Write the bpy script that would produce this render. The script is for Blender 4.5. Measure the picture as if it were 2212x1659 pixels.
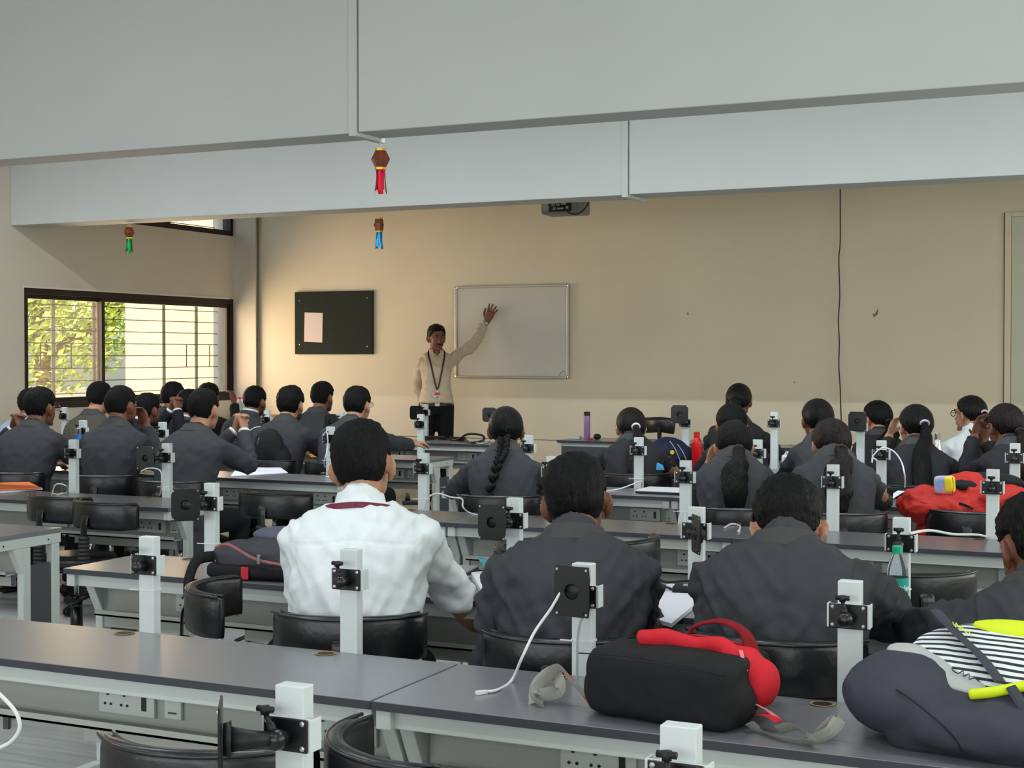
import bpy, math, random
from math import sin, cos, pi, radians as R, sqrt, atan2
from mathutils import Vector, Matrix, noise
random.seed(7)
V = Vector
for o in list(bpy.data.objects): bpy.data.objects.remove(o)
SC = bpy.context.scene
COL = SC.collection
# ------------------------------------------------------------ camera
FPX, CX, CY, EYE = 3150.0, 1106.0, 829.5, 1.48
YAW, PIT = R(25), math.atan(62.5/3150)
cam = bpy.data.objects.new('camera', bpy.data.cameras.new('camera'))
COL.objects.link(cam)
cam.location = (0, 0, EYE)
cam.rotation_euler = (pi/2-PIT, 0, YAW)
cam.data.sensor_width = 36; cam.data.sensor_fit = 'HORIZONTAL'
cam.data.lens = 36*FPX/2212
cam.data.clip_start = .05; cam.data.clip_end = 300
SC.camera = cam
# ------------------------------------------------------------ world, sun, lamps, exposure
SC.view_settings.view_transform = 'Standard'; SC.view_settings.look = 'None'
SC.view_settings.exposure = 0.0; SC.view_settings.gamma = 1.0
SC.view_settings.use_curve_mapping = False
try:
    SC.cycles.use_denoising = True
    SC.cycles.max_bounces = 7; SC.cycles.diffuse_bounces = 4; SC.cycles.glossy_bounces = 3
    SC.cycles.transmission_bounces = 5; SC.cycles.transparent_max_bounces = 8
    SC.cycles.caustics_reflective = False; SC.cycles.caustics_refractive = False
    SC.cycles.sample_clamp_indirect = 6
except Exception: pass
W = bpy.data.worlds.new('world'); SC.world = W; W.use_nodes = True
nt = W.node_tree; bg = nt.nodes['Background']
sky = nt.nodes.new('ShaderNodeTexSky'); sky.sky_type = 'NISHITA'
sky.sun_disc = False; sky.sun_elevation = R(48); sky.sun_rotation = R(150); sky.air_density = 1.2; sky.dust_density = 2.5
nt.links.new(sky.outputs[0], bg.inputs[0]); bg.inputs[1].default_value = .5
def lamp(name, kind, loc, rot, energy, color, **kw):
    d = bpy.data.lights.new(name, kind); d.energy = energy; d.color = color
    for k, v in kw.items(): setattr(d, k, v)
    o = bpy.data.objects.new(name, d); COL.objects.link(o); o.location = loc; o.rotation_euler = rot
    return o
sdir = V((-.33, .62, -.60)).normalized()
lamp('sun', 'SUN', (0, -10, 30), sdir.to_track_quat('-Z', 'Y').to_euler(), 4.3, (1, .90, .74), angle=R(.6))
# added area lamps out of view, standing for window daylight behind and at right
lamp('daylight_fill_rear', 'AREA', (-3.0, -3.9, 2.1), (R(90), 0, 0), 280, (.93, .98, 1.0), shape='RECTANGLE', size=11, size_y=2.2)
lamp('daylight_fill_right', 'AREA', (2.45, 5.5, 2.0), (R(90), 0, R(90)), 190, (.92, 1.0, .94), shape='RECTANGLE', size=11, size_y=1.8)
# sky light entering through the left window
lamp('daylight_left', 'AREA', (-9.42, 11.35, 1.56), (R(90), 0, R(-90)), 82, (1.0, .73, .50), shape='RECTANGLE', size=2.9, size_y=1.0)
# ------------------------------------------------------------ pixel rays (photo frame 2212 x 1659) used to find where things stand
_fw = V((-sin(YAW)*cos(PIT), cos(YAW)*cos(PIT), -sin(PIT))); _rt = V((cos(YAW), sin(YAW), 0)); _up = _rt.cross(_fw)
def ray(x, y): return _fw + _rt*((x-CX)/FPX) - _up*((y-CY)/FPX)
def atz(x, y, z):
    d = ray(x, y); t = (z-EYE)/d.z; return V((d.x*t, d.y*t, z))
def aty(x, y, Y):
    d = ray(x, y); t = Y/d.y; return V((d.x*t, Y, EYE+d.z*t))
def atx(x, y, X):
    d = ray(x, y); t = X/d.x; return V((X, d.y*t, EYE+d.z*t))
# ------------------------------------------------------------ materials
def lin(c): return tuple(((v/255)/12.92 if v/255 <= .04045 else ((v/255+.055)/1.055)**2.4) for v in c)
MATS = {}
def mat(name, rgb=(128,128,128), rough=.6, metal=0., spec=.5, noise_amt=0., noise_scale=8., bump=0., bump_scale=60., stretch=None, trans=0., alpha=1., coat=0., ior=1.45, rgb2=None, emit=0., sheen=0.):
    if name in MATS: return MATS[name]
    m = bpy.data.materials.new(name); m.use_nodes = True; MATS[name] = m
    t = m.node_tree; n = t.nodes; l = t.links; p = n['Principled BSDF']
    c = lin(rgb)
    p.inputs['Base Color'].default_value = (*c, 1); p.inputs['Roughness'].default_value = rough
    p.inputs['Metallic'].default_value = metal; p.inputs['Specular IOR Level'].default_value = spec
    p.inputs['Transmission Weight'].default_value = trans; p.inputs['Alpha'].default_value = alpha
    p.inputs['Coat Weight'].default_value = coat; p.inputs['Coat Roughness'].default_value = .22; p.inputs['IOR'].default_value = ior
    p.inputs['Sheen Weight'].default_value = sheen
    if emit: p.inputs['Emission Color'].default_value = (*c, 1); p.inputs['Emission Strength'].default_value = emit
    tc = n.new('ShaderNodeTexCoord'); mp = n.new('ShaderNodeMapping'); l.new(tc.outputs['Object'], mp.inputs[0])
    if stretch: mp.inputs['Scale'].default_value = stretch
    if noise_amt or rgb2:
        nz = n.new('ShaderNodeTexNoise'); nz.inputs['Scale'].default_value = noise_scale; nz.inputs['Detail'].default_value = 4
        l.new(mp.outputs[0], nz.inputs['Vector'])
        mx = n.new('ShaderNodeMix'); mx.data_type = 'RGBA'
        rp = n.new('ShaderNodeMapRange'); rp.inputs[1].default_value = .3; rp.inputs[2].default_value = .7
        l.new(nz.outputs['Fac'], rp.inputs[0]); l.new(rp.outputs[0], mx.inputs[0])
        if rgb2: a, b = c, lin(rgb2)
        else: a = tuple(v*(1-noise_amt) for v in c); b = tuple(min(1, v*(1+noise_amt)) for v in c)
        mx.inputs[6].default_value = (*a, 1); mx.inputs[7].default_value = (*b, 1)
        l.new(mx.outputs[2], p.inputs['Base Color'])
    if bump:
        nb = n.new('ShaderNodeTexNoise'); nb.inputs['Scale'].default_value = bump_scale; nb.inputs['Detail'].default_value = 3
        l.new(mp.outputs[0], nb.inputs['Vector'])
        bp = n.new('ShaderNodeBump'); bp.inputs['Strength'].default_value = bump; bp.inputs['Distance'].default_value = .004
        l.new(nb.outputs['Fac'], bp.inputs['Height']); l.new(bp.outputs[0], p.inputs['Normal'])
    return m
M_wall = mat('cream_wall_paint', (226,213,188), .75, noise_amt=.035, noise_scale=1.3, bump=.12, bump_scale=35)
M_beam = mat('white_beam_paint', (190,193,191), .7, noise_amt=.03, noise_scale=1.1, bump=.1, bump_scale=30)
M_lwall = mat('off_white_wall_paint', (209,200,185), .75, noise_amt=.03, noise_scale=1.5, bump=.1, bump_scale=35)
M_floor = mat('pale_vinyl_floor', (150,154,154), .42, rgb2=(178,182,180), noise_scale=3.0, stretch=(.6,9,1), bump=.03)
M_joint = mat('dark_joint', (58,58,58), .9)
M_seam = mat('grey_seam', (110,112,110), .9)
M_marble = mat('beige_stone_skirting', (186,176,158), .35, rgb2=(150,138,120), noise_scale=9)
M_top = mat('charcoal_laminate', (112,113,118), .33, spec=.8, coat=.45, noise_amt=.02, noise_scale=40)
M_edge = mat('dark_edge_band', (52,54,62), .5)
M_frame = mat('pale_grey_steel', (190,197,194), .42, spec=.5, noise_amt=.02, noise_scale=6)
M_frame2 = mat('mid_grey_steel', (160,164,158), .5, noise_amt=.02)  # darker grey steel for trays, modesty panels and projector ports
M_dpanel = mat('dark_grey_panel', (70,72,78), .55)
M_post = mat('white_steel_post', (206,213,213), .38, noise_amt=.02, noise_scale=20)
M_black = mat('black_steel', (14,14,17), .3, spec=.6)
M_blackm = mat('black_plastic', (18,18,20), .5)
M_screw = mat('zinc_screw', (190,190,190), .3, metal=.9)
M_chrome = mat('chrome', (200,200,205), .18, metal=1)
M_vinyl = mat('black_vinyl', (15,16,20), .32, spec=.6, bump=.25, bump_scale=45, noise_amt=.1)
M_pipe = mat('black_vinyl_piping', (24,25,29), .28, spec=.7)
M_cable = mat('white_cable', (220,222,222), .5)
M_dcable = mat('black_cable', (20,20,22), .5)
M_brass = mat('bare_chipboard', (150,120,70), .6, noise_amt=.3, noise_scale=60)
M_paper = mat('white_paper', (226,226,236), .8)
M_glass = None
# ------------------------------------------------------------ mesh helpers
class MB:
    def __init__(s): s.v = []; s.f = []; s.m = []; s.cur = 0
    def add(s, vs, fs, M=None):
        o = len(s.v)
        s.v += [tuple(M @ V(p)) for p in vs] if M is not None else [tuple(p) for p in vs]
        s.f += [tuple(i+o for i in f) for f in fs]; s.m += [s.cur]*len(fs); return s
    def box(s, c, d, M=None, rz=0):
        x, y, z = d[0]/2, d[1]/2, d[2]/2
        vs = [(-x,-y,-z),(x,-y,-z),(x,y,-z),(-x,y,-z),(-x,-y,z),(x,-y,z),(x,y,z),(-x,y,z)]
        T = Matrix.Translation(c) @ Matrix.Rotation(rz, 4, 'Z')
        if M is not None: T = M @ T
        return s.add(vs, [(0,3,2,1),(4,5,6,7),(0,1,5,4),(1,2,6,5),(2,3,7,6),(3,0,4,7)], T)
    def bb(s, a, b, M=None):   # box by corners
        return s.box([(a[i]+b[i])/2 for i in range(3)], [abs(b[i]-a[i]) for i in range(3)], M)
    def rings(s, rs, cap=True, closed=False, M=None):
        n = len(rs[0]); vs = [p for r in rs for p in r]; fs = []
        k = len(rs)
        for i in range(k if closed else k-1):
            a = i*n; b = ((i+1) % k)*n
            for j in range(n):
                j2 = (j+1) % n; fs.append((a+j, a+j2, b+j2, b+j))
        if cap and not closed: fs += [tuple(range(n-1, -1, -1)), tuple(range((k-1)*n, k*n))]
        return s.add(vs, fs, M)
    def tube(s, path, r, n=8, up=None, closed=False, cap=True, M=None, sq=2.0):
        path = [V(p) for p in path]; k = len(path)
        if not isinstance(r, (list, tuple)): r = [r]*k
        rs = []; prev = None
        for i, p in enumerate(path):
            if closed: t = path[(i+1) % k]-path[i-1]
            else: t = path[min(i+1, k-1)]-path[max(i-1, 0)]
            t = t.normalized() if t.length > 1e-9 else V((0,0,1))
            if prev is None or up is not None:
                u = V(up) if up is not None else (V((0,0,1)) if abs(t.z) < .9 else V((1,0,0)))
            else: u = prev
            u = u - t*u.dot(t)
            if u.length < 1e-6: u = V((1,0,0)) - t*t.x
            u.normalize(); prev = u; w = t.cross(u)
            rr = r[i]; ra, rb = rr if isinstance(rr, (tuple, list)) else (rr, rr)   # ra along w, rb along u
            ring = []
            for j in range(n):
                a = 2*pi*j/n; ca, sa = cos(a), sin(a)
                if sq != 2.0:
                    ca = math.copysign(abs(ca)**(2/sq), ca); sa = math.copysign(abs(sa)**(2/sq), sa)
                ring.append(p + w*(ca*ra) + u*(sa*rb))
            rs.append(ring)
        return s.rings(rs, cap, closed, M)
    def ell(s, c, r, n=12, k=8, M=None):
        rs = []
        for i in range(1, k):
            th = pi*i/k
            rs.append([V((c[0]+r[0]*sin(th)*cos(2*pi*j/n), c[1]+r[1]*sin(th)*sin(2*pi*j/n), c[2]-r[2]*cos(th))) for j in range(n)])
        vs = [p for q in rs for p in q] + [V((c[0],c[1],c[2]-r[2])), V((c[0],c[1],c[2]+r[2]))]
        fs = []
        for i in range(len(rs)-1):
            for j in range(n): j2 = (j+1) % n; fs.append((i*n+j, i*n+j2, (i+1)*n+j2, (i+1)*n+j))
        b = len(vs)-2; L = (len(rs)-1)*n
        for j in range(n):
            j2 = (j+1) % n; fs.append((j2, j, b)); fs.append((L+j, L+j2, b+1))
        return s.add(vs, fs, M)
    def lathe(s, prof, n=20, c=(0,0,0), M=None, cap=True):
        rs = [[V((c[0]+r*cos(2*pi*j/n), c[1]+r*sin(2*pi*j/n), c[2]+z)) for j in range(n)] for r, z in prof]
        return s.rings(rs, cap, False, M)
    def prism(s, pts, vec, M=None):
        n = len(pts); a = [V(p) for p in pts]; b = [p+V(vec) for p in a]
        fs = [tuple(range(n-1,-1,-1)), tuple(range(n, 2*n))] + [(i, (i+1) % n, n+(i+1) % n, n+i) for i in range(n)]
        return s.add(a+b, fs, M)
    def mesh(s, name):
        me = bpy.data.meshes.new(name); me.from_pydata(s.v, [], s.f); me.update()
        return me
    def build(s, name, m, parent=None, smooth=False, bevel=0, loc=None, rz=0):
        me = s.mesh(name)
        for x in (m if isinstance(m, (list, tuple)) else [m]): me.materials.append(x)
        if any(s.m): me.polygons.foreach_set('material_index', s.m)
        if smooth: me.polygons.foreach_set('use_smooth', [True]*len(me.polygons))
        o = bpy.data.objects.new(name, me); COL.objects.link(o)
        if parent is not None: o.parent = parent
        if loc is not None: o.location = loc
        if rz: o.rotation_euler = (0, 0, rz)
        if bevel:
            b = o.modifiers.new('bevel', 'BEVEL'); b.width = bevel; b.segments = 2; b.limit_method = 'ANGLE'; b.angle_limit = R(40)
        return o
def empty(name, loc=(0,0,0), rz=0):
    o = bpy.data.objects.new(name, None); COL.objects.link(o); o.location = loc; o.rotation_euler = (0,0,rz)
    o.empty_display_size = .05
    return o
def tag(o, label=None, cat=None, group=None, kind=None):
    if label: o['label'] = label
    if cat: o['category'] = cat
    if group: o['group'] = group
    if kind: o['kind'] = kind
    return o
def struct(name, mb, m, parent=None, **kw):
    o = mb.build(name, m, parent, **kw)
    if parent is None: o['kind'] = 'structure'
    return o
def kids(o): return [c for c in bpy.data.objects if c.parent is o]
def copy_tree(o, parent=None):
    c = o.copy(); COL.objects.link(c)
    c.parent = parent
    for ch in list(o.children): copy_tree(ch, c)
    return c
def bez(p, n=12):   # smooth curve through points (catmull-rom)
    p = [V(q) for q in p]; out = []
    for i in range(len(p)-1):
        a = p[max(i-1, 0)]; b = p[i]; c = p[i+1]; d = p[min(i+2, len(p)-1)]
        for k in range(n):
            t = k/n
            out.append(.5*((2*b)+(c-a)*t+(2*a-5*b+4*c-d)*t*t+(3*b-a-3*c+d)*t**3))
    out.append(p[-1]); return out
TMP = bpy.data.scenes.new('workbench')     # scratch scene so that each remesh evaluates one object only
def remesh(mb, voxel, smooth=2, dec=None):
    me = mb.mesh('tmp'); o = bpy.data.objects.new('tmp', me); TMP.collection.objects.link(o)
    r = o.modifiers.new('r', 'REMESH'); r.mode = 'VOXEL'; r.voxel_size = voxel; r.use_smooth_shade = True
    if smooth:
        s = o.modifiers.new('s', 'SMOOTH'); s.iterations = smooth; s.factor = .5
    if dec:
        d = o.modifiers.new('d', 'DECIMATE'); d.ratio = dec
    vl = TMP.view_layers[0]; vl.update(); ev = o.evaluated_get(vl.depsgraph)
    out = bpy.data.meshes.new_from_object(ev)
    bpy.data.objects.remove(o); bpy.data.meshes.remove(me)
    return out
def mesh_obj(name, me, m, parent=None, smooth=True):
    me.name = name; me.materials.clear()
    for x in (m if isinstance(m, (list, tuple)) else [m]): me.materials.append(x)
    if smooth: me.polygons.foreach_set('use_smooth', [True]*len(me.polygons))
    o = bpy.data.objects.new(name, me); COL.objects.link(o)
    if parent is not None: o.parent = parent
    return o
# ------------------------------------------------------------ the room
XL, XR, YF, YB, ZC = -9.27, 2.6, 12.9, -4.0, 3.95
b = MB(); b.bb((XL-.3, YB-.2, -.12), (XR+.2, YF+.2, 0)); struct('floor', b, M_floor)
b = MB(); b.bb((XL-.3, YB-.2, ZC), (XR+.2, YF+.2, ZC+.15)); struct('ceiling', b, M_beam)
b = MB(); b.bb((XL-.3, YF, 0), (XR+.2, YF+.2, ZC)); wf = struct('wall_front', b, M_wall)
b = MB(); b.bb((XR, YB, 0), (XR+.2, YF, ZC)); struct('wall_right', b, M_lwall)
b = MB(); b.bb((XL-.3, YB-.2, 0), (XR+.2, YB, ZC)); struct('wall_rear', b, M_lwall)
# left wall with two window openings
wy0, wy1, wz0, wz1 = 9.775, 12.86, 1.0, 2.075
uy0, uy1, uz0, uz1 = 9.95, 12.87, 2.745, 3.5
b = MB(); X0, X1 = XL-.2, XL
b.bb((X0, YB, 0), (X1, wy0, ZC)); b.bb((X0, wy0, 0), (X1, YF, wz0)); b.bb((X0, wy1, wz0), (X1, YF, ZC))
b.bb((X0, wy0, wz1), (X1, wy1, uz0)); b.bb((X0, wy0, uz0), (X1, uy0, ZC)); b.bb((X0, uy0, uz1), (X1, wy1, ZC))
struct('wall_left', b, M_lwall)
M_wood = mat('dark_brown_aluminium', (30,22,20), .45)
M_grille = mat('grey_painted_iron', (196,182,160), .6)
M_gbar = mat('brown_iron_bar', (96,84,74), .6)
def clear_glass(name, tint=(1,1,1), fac=.94, rough=.02):
    m = bpy.data.materials.new(name); m.use_nodes = True; t = m.node_tree; n = t.nodes; l = t.links
    n.remove(n['Principled BSDF']); o = n['Material Output']
    tr = n.new('ShaderNodeBsdfTransparent'); tr.inputs[0].default_value = (*tint, 1)
    gl = n.new('ShaderNodeBsdfGlossy'); gl.inputs['Roughness'].default_value = rough
    fr = n.new('ShaderNodeLayerWeight'); fr.inputs[0].default_value = .12
    mx = n.new('ShaderNodeMixShader'); l.new(fr.outputs['Fresnel'], mx.inputs[0]); l.new(tr.outputs[0], mx.inputs[1]); l.new(gl.outputs[0], mx.inputs[2])
    l.new(mx.outputs[0], o.inputs[0]); return m
M_glass = clear_glass('window_glass', (.96,.97,.95))
def hazy_glass():  # whitish haze mixed into the pane as a weak translucent layer
    m = clear_glass('hazy_window_glass', (.95,.95,.92)); t = m.node_tree; n = t.nodes; l = t.links
    tl = n.new('ShaderNodeBsdfTranslucent'); tl.inputs[0].default_value = (.95,.92,.84,1)
    mx = n.new('ShaderNodeMixShader'); mx.inputs[0].default_value = .012
    old = n['Material Output'].inputs[0].links[0].from_socket
    l.new(old, mx.inputs[1]); l.new(tl.outputs[0], mx.inputs[2]); l.new(mx.outputs[0], n['Material Output'].inputs[0]); return m
M_hazy = hazy_glass()
def frame(b, y0, y1, z0, z1, w, d, xc):
    b.bb((xc-d/2, y0, z0), (xc+d/2, y0+w, z1)); b.bb((xc-d/2, y1-w, z0), (xc+d/2, y1, z1))
    b.bb((xc-d/2, y0+w, z0), (xc+d/2, y1-w, z0+w)); b.bb((xc-d/2, y0+w, z1-w), (xc+d/2, y1-w, z1))
xw = XL-.06
b = MB(); frame(b, wy0, wy1, wz0, wz1, .055, .1, xw)
win = struct('window_1', b, M_wood)
ym = aty(226, 700, 1).x; ym = atx(226, 760, XL).y
b = MB(); frame(b, wy0+.05, ym+.04, wz0+.05, wz1-.05, .045, .03, xw-.02); b.build('sash_frame', M_wood, win)
b = MB(); frame(b, ym-.01, wy1-.05, wz0+.05, wz1-.05, .045, .03, xw+.02); b.build('sash_frame', M_wood, win)
b = MB(); b.bb((xw-.024, wy0+.09, wz0+.09), (xw-.018, ym, wz1-.09)); b.build('glass_pane', M_hazy, win)
b = MB(); b.bb((xw+.016, ym+.03, wz0+.09), (xw+.022, wy1-.09, wz1-.09)); b.build('glass_pane', M_glass, win)
b = MB(); b.bb((XL-.004, wy0-.01, wz1-.004), (XL+.012, wy1-.1, wz1+.012)); b.build('head_trim', mat('pale_aluminium', (225,215,200), .4), win)
# iron grille outside: flat uprights, thin rods, short stubs
xg = XL-.26
for px in (115, 203, 354, 424, 487):
    yy = atx(px, 760, xg).y; b = MB(); b.bb((xg-.006, yy-.02, wz0-.1), (xg+.006, yy+.02, wz1+.1)); b.build('grille_upright', M_grille, win)
for k in range(9):
    zz = wz1-.13-.118*k
    b = MB(); b.bb((xg+.006, wy0-.1, zz-.004), (xg+.014, wy1+.2, zz+.004)); b.build('grille_rod', M_gbar, win)
for px, k in ((87,3),(153,3),(402,3),(452,3),(87,4),(153,4),(402,4),(452,4)):
    yy = atx(px, 760, xg).y; zz = wz1-.13-.118*k
    b = MB(); b.bb((xg, yy-.004, zz-.118), (xg+.008, yy+.004, zz)); b.build('grille_stub', M_gbar, win)
b = MB(); frame(b, uy0, uy1, uz0, uz1, .055, .1, xw); b.bb((xw-.05, 11.75, uz0+.05), (xw+.05, 11.81, uz1-.05))
win2 = struct('window_2', b, M_wood)
b = MB(); b.bb((xw-.003, uy0+.05, uz0+.05), (xw+.003, 11.75, uz1-.05)); b.build('glass_pane', M_glass, win2)
b = MB(); b.bb((xw-.003, 11.81, uz0+.05), (xw+.003, uy1-.05, uz1-.05)); b.build('glass_pane', M_glass, win2)
for k in range(5):
    b = MB(); zz = uz0+.1+.12*k; b.bb((xg, uy0, zz-.004), (xg+.008, uy1, zz+.004)); b.build('grille_rod', M_gbar, win2)
# window-like frames added around the fill lamps; the walls behind have no openings
b = MB()
b.bb((-8.6, YB, .95), (2.6, YB+.08, 1.0)); b.bb((-8.6, YB, 3.2), (2.6, YB+.08, 3.25))
for k in range(8): x = -8.6+k*1.593; b.bb((x, YB, 1.0), (x+.05, YB+.08, 3.2))
struct('lamp_frame_rear', b, M_wood)
b = MB()
b.bb((XR-.1, 0, 1.05), (XR, 11, 1.1)); b.bb((XR-.1, 0, 2.9), (XR, 11, 2.95))
for k in range(8): y = k*1.564; b.bb((XR-.1, y, 1.1), (XR, y+.05, 2.9))
struct('lamp_frame_right', b, M_wood)
# pilaster beside the corner with its conduit
b = MB(); b.bb((XL, YF-.05, 0), (-8.985, YF, ZC)); struct('trim_1', b, M_lwall)
b = MB(); b.tube([(-8.972, YF-.022, .1), (-8.972, YF-.022, ZC)], .009, 6); tag(b.build('wall_conduit', mat('grey_conduit', (120,112,98), .6)), 'thin grey conduit running up the front wall beside the corner pilaster', 'conduit')
# skirting of the front wall
b = MB(); b.bb((-8.985, YF-.02, 0), (XR, YF, .135)); sk = struct('baseboard_front', b, M_marble, bevel=.004)
for k in range(12):
    x = -8.9+k*.95; b = MB(); b.bb((x-.002, YF-.0215, .0), (x+.002, YF-.0195, .134)); b.build('tile_joint', M_seam, sk)
b = MB(); b.bb((XL, YB, 0), (XL+.02, YF, .1)); struct('baseboard_left', b, M_marble)
# thin line at dado height
b = MB(); b.bb((-9, YF-.003, .655), (XR, YF+.001, .662)); struct('trim_2', b, M_seam)
# beams: deep fascias below the ceiling, built in two lengths with a joint
def beam(nm, y0, y1, zb, xj, lab):
    b = MB(); b.bb((XL, y0, zb), (xj-.035, y1, ZC)); bm = struct(nm, b, M_beam, bevel=.006)
    b = MB(); b.bb((xj+.006, y0-.004, zb+.004), (XR, y1, ZC)); b.build('beam_length', M_beam, bm, bevel=.006)
    b = MB(); b.bb((xj-.045, y0-.01, zb-.014), (xj, y0+.03, ZC)); b.build('cover_strip', M_beam, bm)
    b = MB(); b.bb((xj-.002, y0+.012, zb+.006), (xj+.008, y1-.01, ZC)); b.build('joint_gap', M_joint, bm)
    b = MB(); b.bb((xj-.035, y0+.02, zb-.016), (xj+.004, y1+.03, zb+.01)); b.build('joint_flashing', M_frame, bm)
    return bm
b1y0, b1y1, b1z = 6.36, 6.60, 2.6
b2y0, b2y1, b2z = 9.62, 9.92, 2.6
xj1 = aty(772, 200, b1y0).x; xj2 = aty(1357, 350, b2y0).x
beam('trim_3', b1y0, b1y1, b1z, xj1, '')
beam('trim_4', b2y0, b2y1, b2z, xj2, '')
# door in the front wall at the right
dx0 = aty(2172, 460, YF).x; dzt = aty(2172, 460, YF).z
b = MB(); b.bb((dx0, YF-.03, 0), (dx0+.05, YF+.01, dzt)); b.bb((dx0+1.1, YF-.03, 0), (dx0+1.15, YF+.01, dzt)); b.bb((dx0+.05, YF-.03, dzt-.035), (dx0+1.1, YF+.01, dzt))
door = struct('door_1', b, M_wall, bevel=.003)
b = MB(); b.bb((dx0+.055, YF-.012, .01), (dx0+1.095, YF+.005, dzt-.042)); b.build('door_leaf', mat('cream_door', (206,205,182), .5), door)
b = MB(); b.bb((dx0-.008, YF-.006, 0), (dx0, YF, dzt)); b.build('door_gap', M_joint, door)
b = MB(); b.tube([(dx0+.13, YF-.06, 1.0), (dx0+.25, YF-.06, 1.0)], .01, 8); b.build('door_handle', M_chrome, door)
# tube lights fixed across the ceiling bays (real lamps above the frame)
M_tube = mat('lit_tube', (255,255,255), emit=4.0)
k = 0
for (yy, xs) in ((6.95, (-8.6,-6.9,-5.2,-3.5,-1.8,-.1)), (3.2, (-6.5,-4.2,-1.9,.4)), (-.2, (-6.5,-3.5,-.5))):
    for x in xs:
        root = empty('ceiling_tube_light', (x, yy, ZC))
        tag(root, 'white ceiling tube light above the beams', 'ceiling light', 'tube lights on the ceiling between the beams')
        b = MB(); b.box((0,0,-.02), (1.25,.06,.04)); b.build('batten', M_beam, root, bevel=.004)
        b = MB(); b.tube([(-.6,0,-.055), (.6,0,-.055)], .014, 8); b.build('tube', M_tube, root, smooth=True)
        e = {6.95: 34, 3.2: 26, -.2: 22}[yy]
        lamp('tube_glow', 'AREA', (x, yy, ZC-.09), (0,0,0), e, (.90,.96,1.0), shape='RECTANGLE', size=1.2, size_y=.05)
# wall marks and the loose cable on the front wall
M_chip = mat('bare_plaster', (128,120,98), .9)
def scuff(px, py, w, h, rz):
    p = aty(px, py, YF-.0015); b = MB(); n = 9; pts = []
    for i in range(n):
        a = 2*pi*i/n; r = 1+.35*sin(3*a+px); x = w/2*cos(a)*r; z = h/2*sin(a)*r
        pts.append((p.x+x*cos(rz)-z*sin(rz), YF-.0035, p.z+x*sin(rz)+z*cos(rz)))
    b.prism(pts, (0,.0033,0)); return b
for (px,py,w,h,rz) in ((1893,677,.02,.075,-.45),(1887,680,.014,.02,.4),(1486,677,.012,.035,0),(1716,826,.012,.012,0)):
    b = scuff(px,py,w,h,rz); b.build('plaster_chip', M_chip, wf)
pts = [(1815,405),(1815,520),(1812,560),(1814,640),(1811,690),(1813,740),(1812,790),(1815,840),(1817,905)]
q_ = [aty(x,y,YF-.07) for x,y in pts]; q_ = [V((q_[0].x, YF-.07, ZC))]+q_+[V((q_[-1].x+.02, YF-.06, .35)), V((q_[-1].x+.1, YF-.08, .012)), V((q_[-1].x+.4, YF-.12, .01))]
b = MB(); b.tube(bez(q_, 6), .0058, 6)
tag(b.build('hanging_cable', M_dcable), 'long black cable hanging down the front wall from behind the beam', 'cable')
# notice board
def corners(pl, Y): return [aty(x, y, Y) for x, y in pl]
a = aty(640, 632, YF); c = aty(808, 764, YF)
gb = empty('notice_board', ((a.x+c.x)/2, YF-.016, c.z-.005)); hx = (c.x-a.x)/2; hz = a.z-c.z+.008
b = MB(); b.box((0,0,hz/2), (2*hx, .03, hz)); b.build('felt_panel', mat('dark_green_felt', (30,38,30), .9, noise_amt=.15, noise_scale=30, bump=.2), gb, bevel=.003)
for sx, z in ((-1,.1),(-1,hz-.09),(1,.08),(1,hz-.075)):
    b = MB(); b.lathe([(.007,0),(.007,.003),(.004,.006)], 10, M=Matrix.Translation((sx*(hx-.06), -.015, z)) @ Matrix.Rotation(pi/2, 4, 'X')); b.build('fixing_screw', M_screw, gb)
tag(gb, 'dark green felt notice board on the front wall, left of the whiteboard', 'notice board')
p = corners([(658,675),(697,676),(696,740),(657,738)], YF-.034)
b = MB(); b.prism(p, (0,.0015,0)); tag(b.build('notice_sheet', mat('pinkish_paper', (222,205,205), .8)), 'blank white sheet pinned to the dark green notice board', 'paper')
# whiteboard
a = aty(986, 619, YF); c = aty(1231, 818, YF); hx = (c.x-a.x)/2; hz = a.z-c.z
wb = empty('whiteboard', ((a.x+c.x)/2, YF-.018, c.z))
M_alu = mat('aluminium_trim', (190,186,172), .35, metal=.7)
b = MB(); b.box((0,0,hz/2), (2*hx-.02, .02, hz-.02)); b.build('writing_surface', mat('white_enamel', (206,202,194), .22, noise_amt=.03, noise_scale=2), wb)
for nm, cc, d in (('rail',(0,-.006,.011),(2*hx-.04,.03,.022)),('rail',(0,-.006,hz-.011),(2*hx-.04,.03,.022)),('rail',(-hx+.011,-.006,hz/2),(.022,.03,hz-.04)),('rail',(hx-.011,-.006,hz/2),(.022,.03,hz-.04))):
    b = MB(); b.box(cc, d); b.build(nm, M_alu, wb, bevel=.004)
for sx in (-1,1):
    for z in (.017, hz-.017):
        b = MB(); b.box((sx*(hx-.017), -.007, z), (.036,.034,.036)); b.build('corner_cap', M_chrome, wb, bevel=.012)
b = MB(); b.tube(bez([(hx-.1,-.0115,.03),(hx-.08,-.0115,.06),(hx-.06,-.0115,.068),(hx-.04,-.0115,.065)],4), .002, 5); b.build('pen_mark', M_black, wb)
tag(wb, 'white enamel board with aluminium frame on the front wall, touched by the standing teacher', 'whiteboard')
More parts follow.
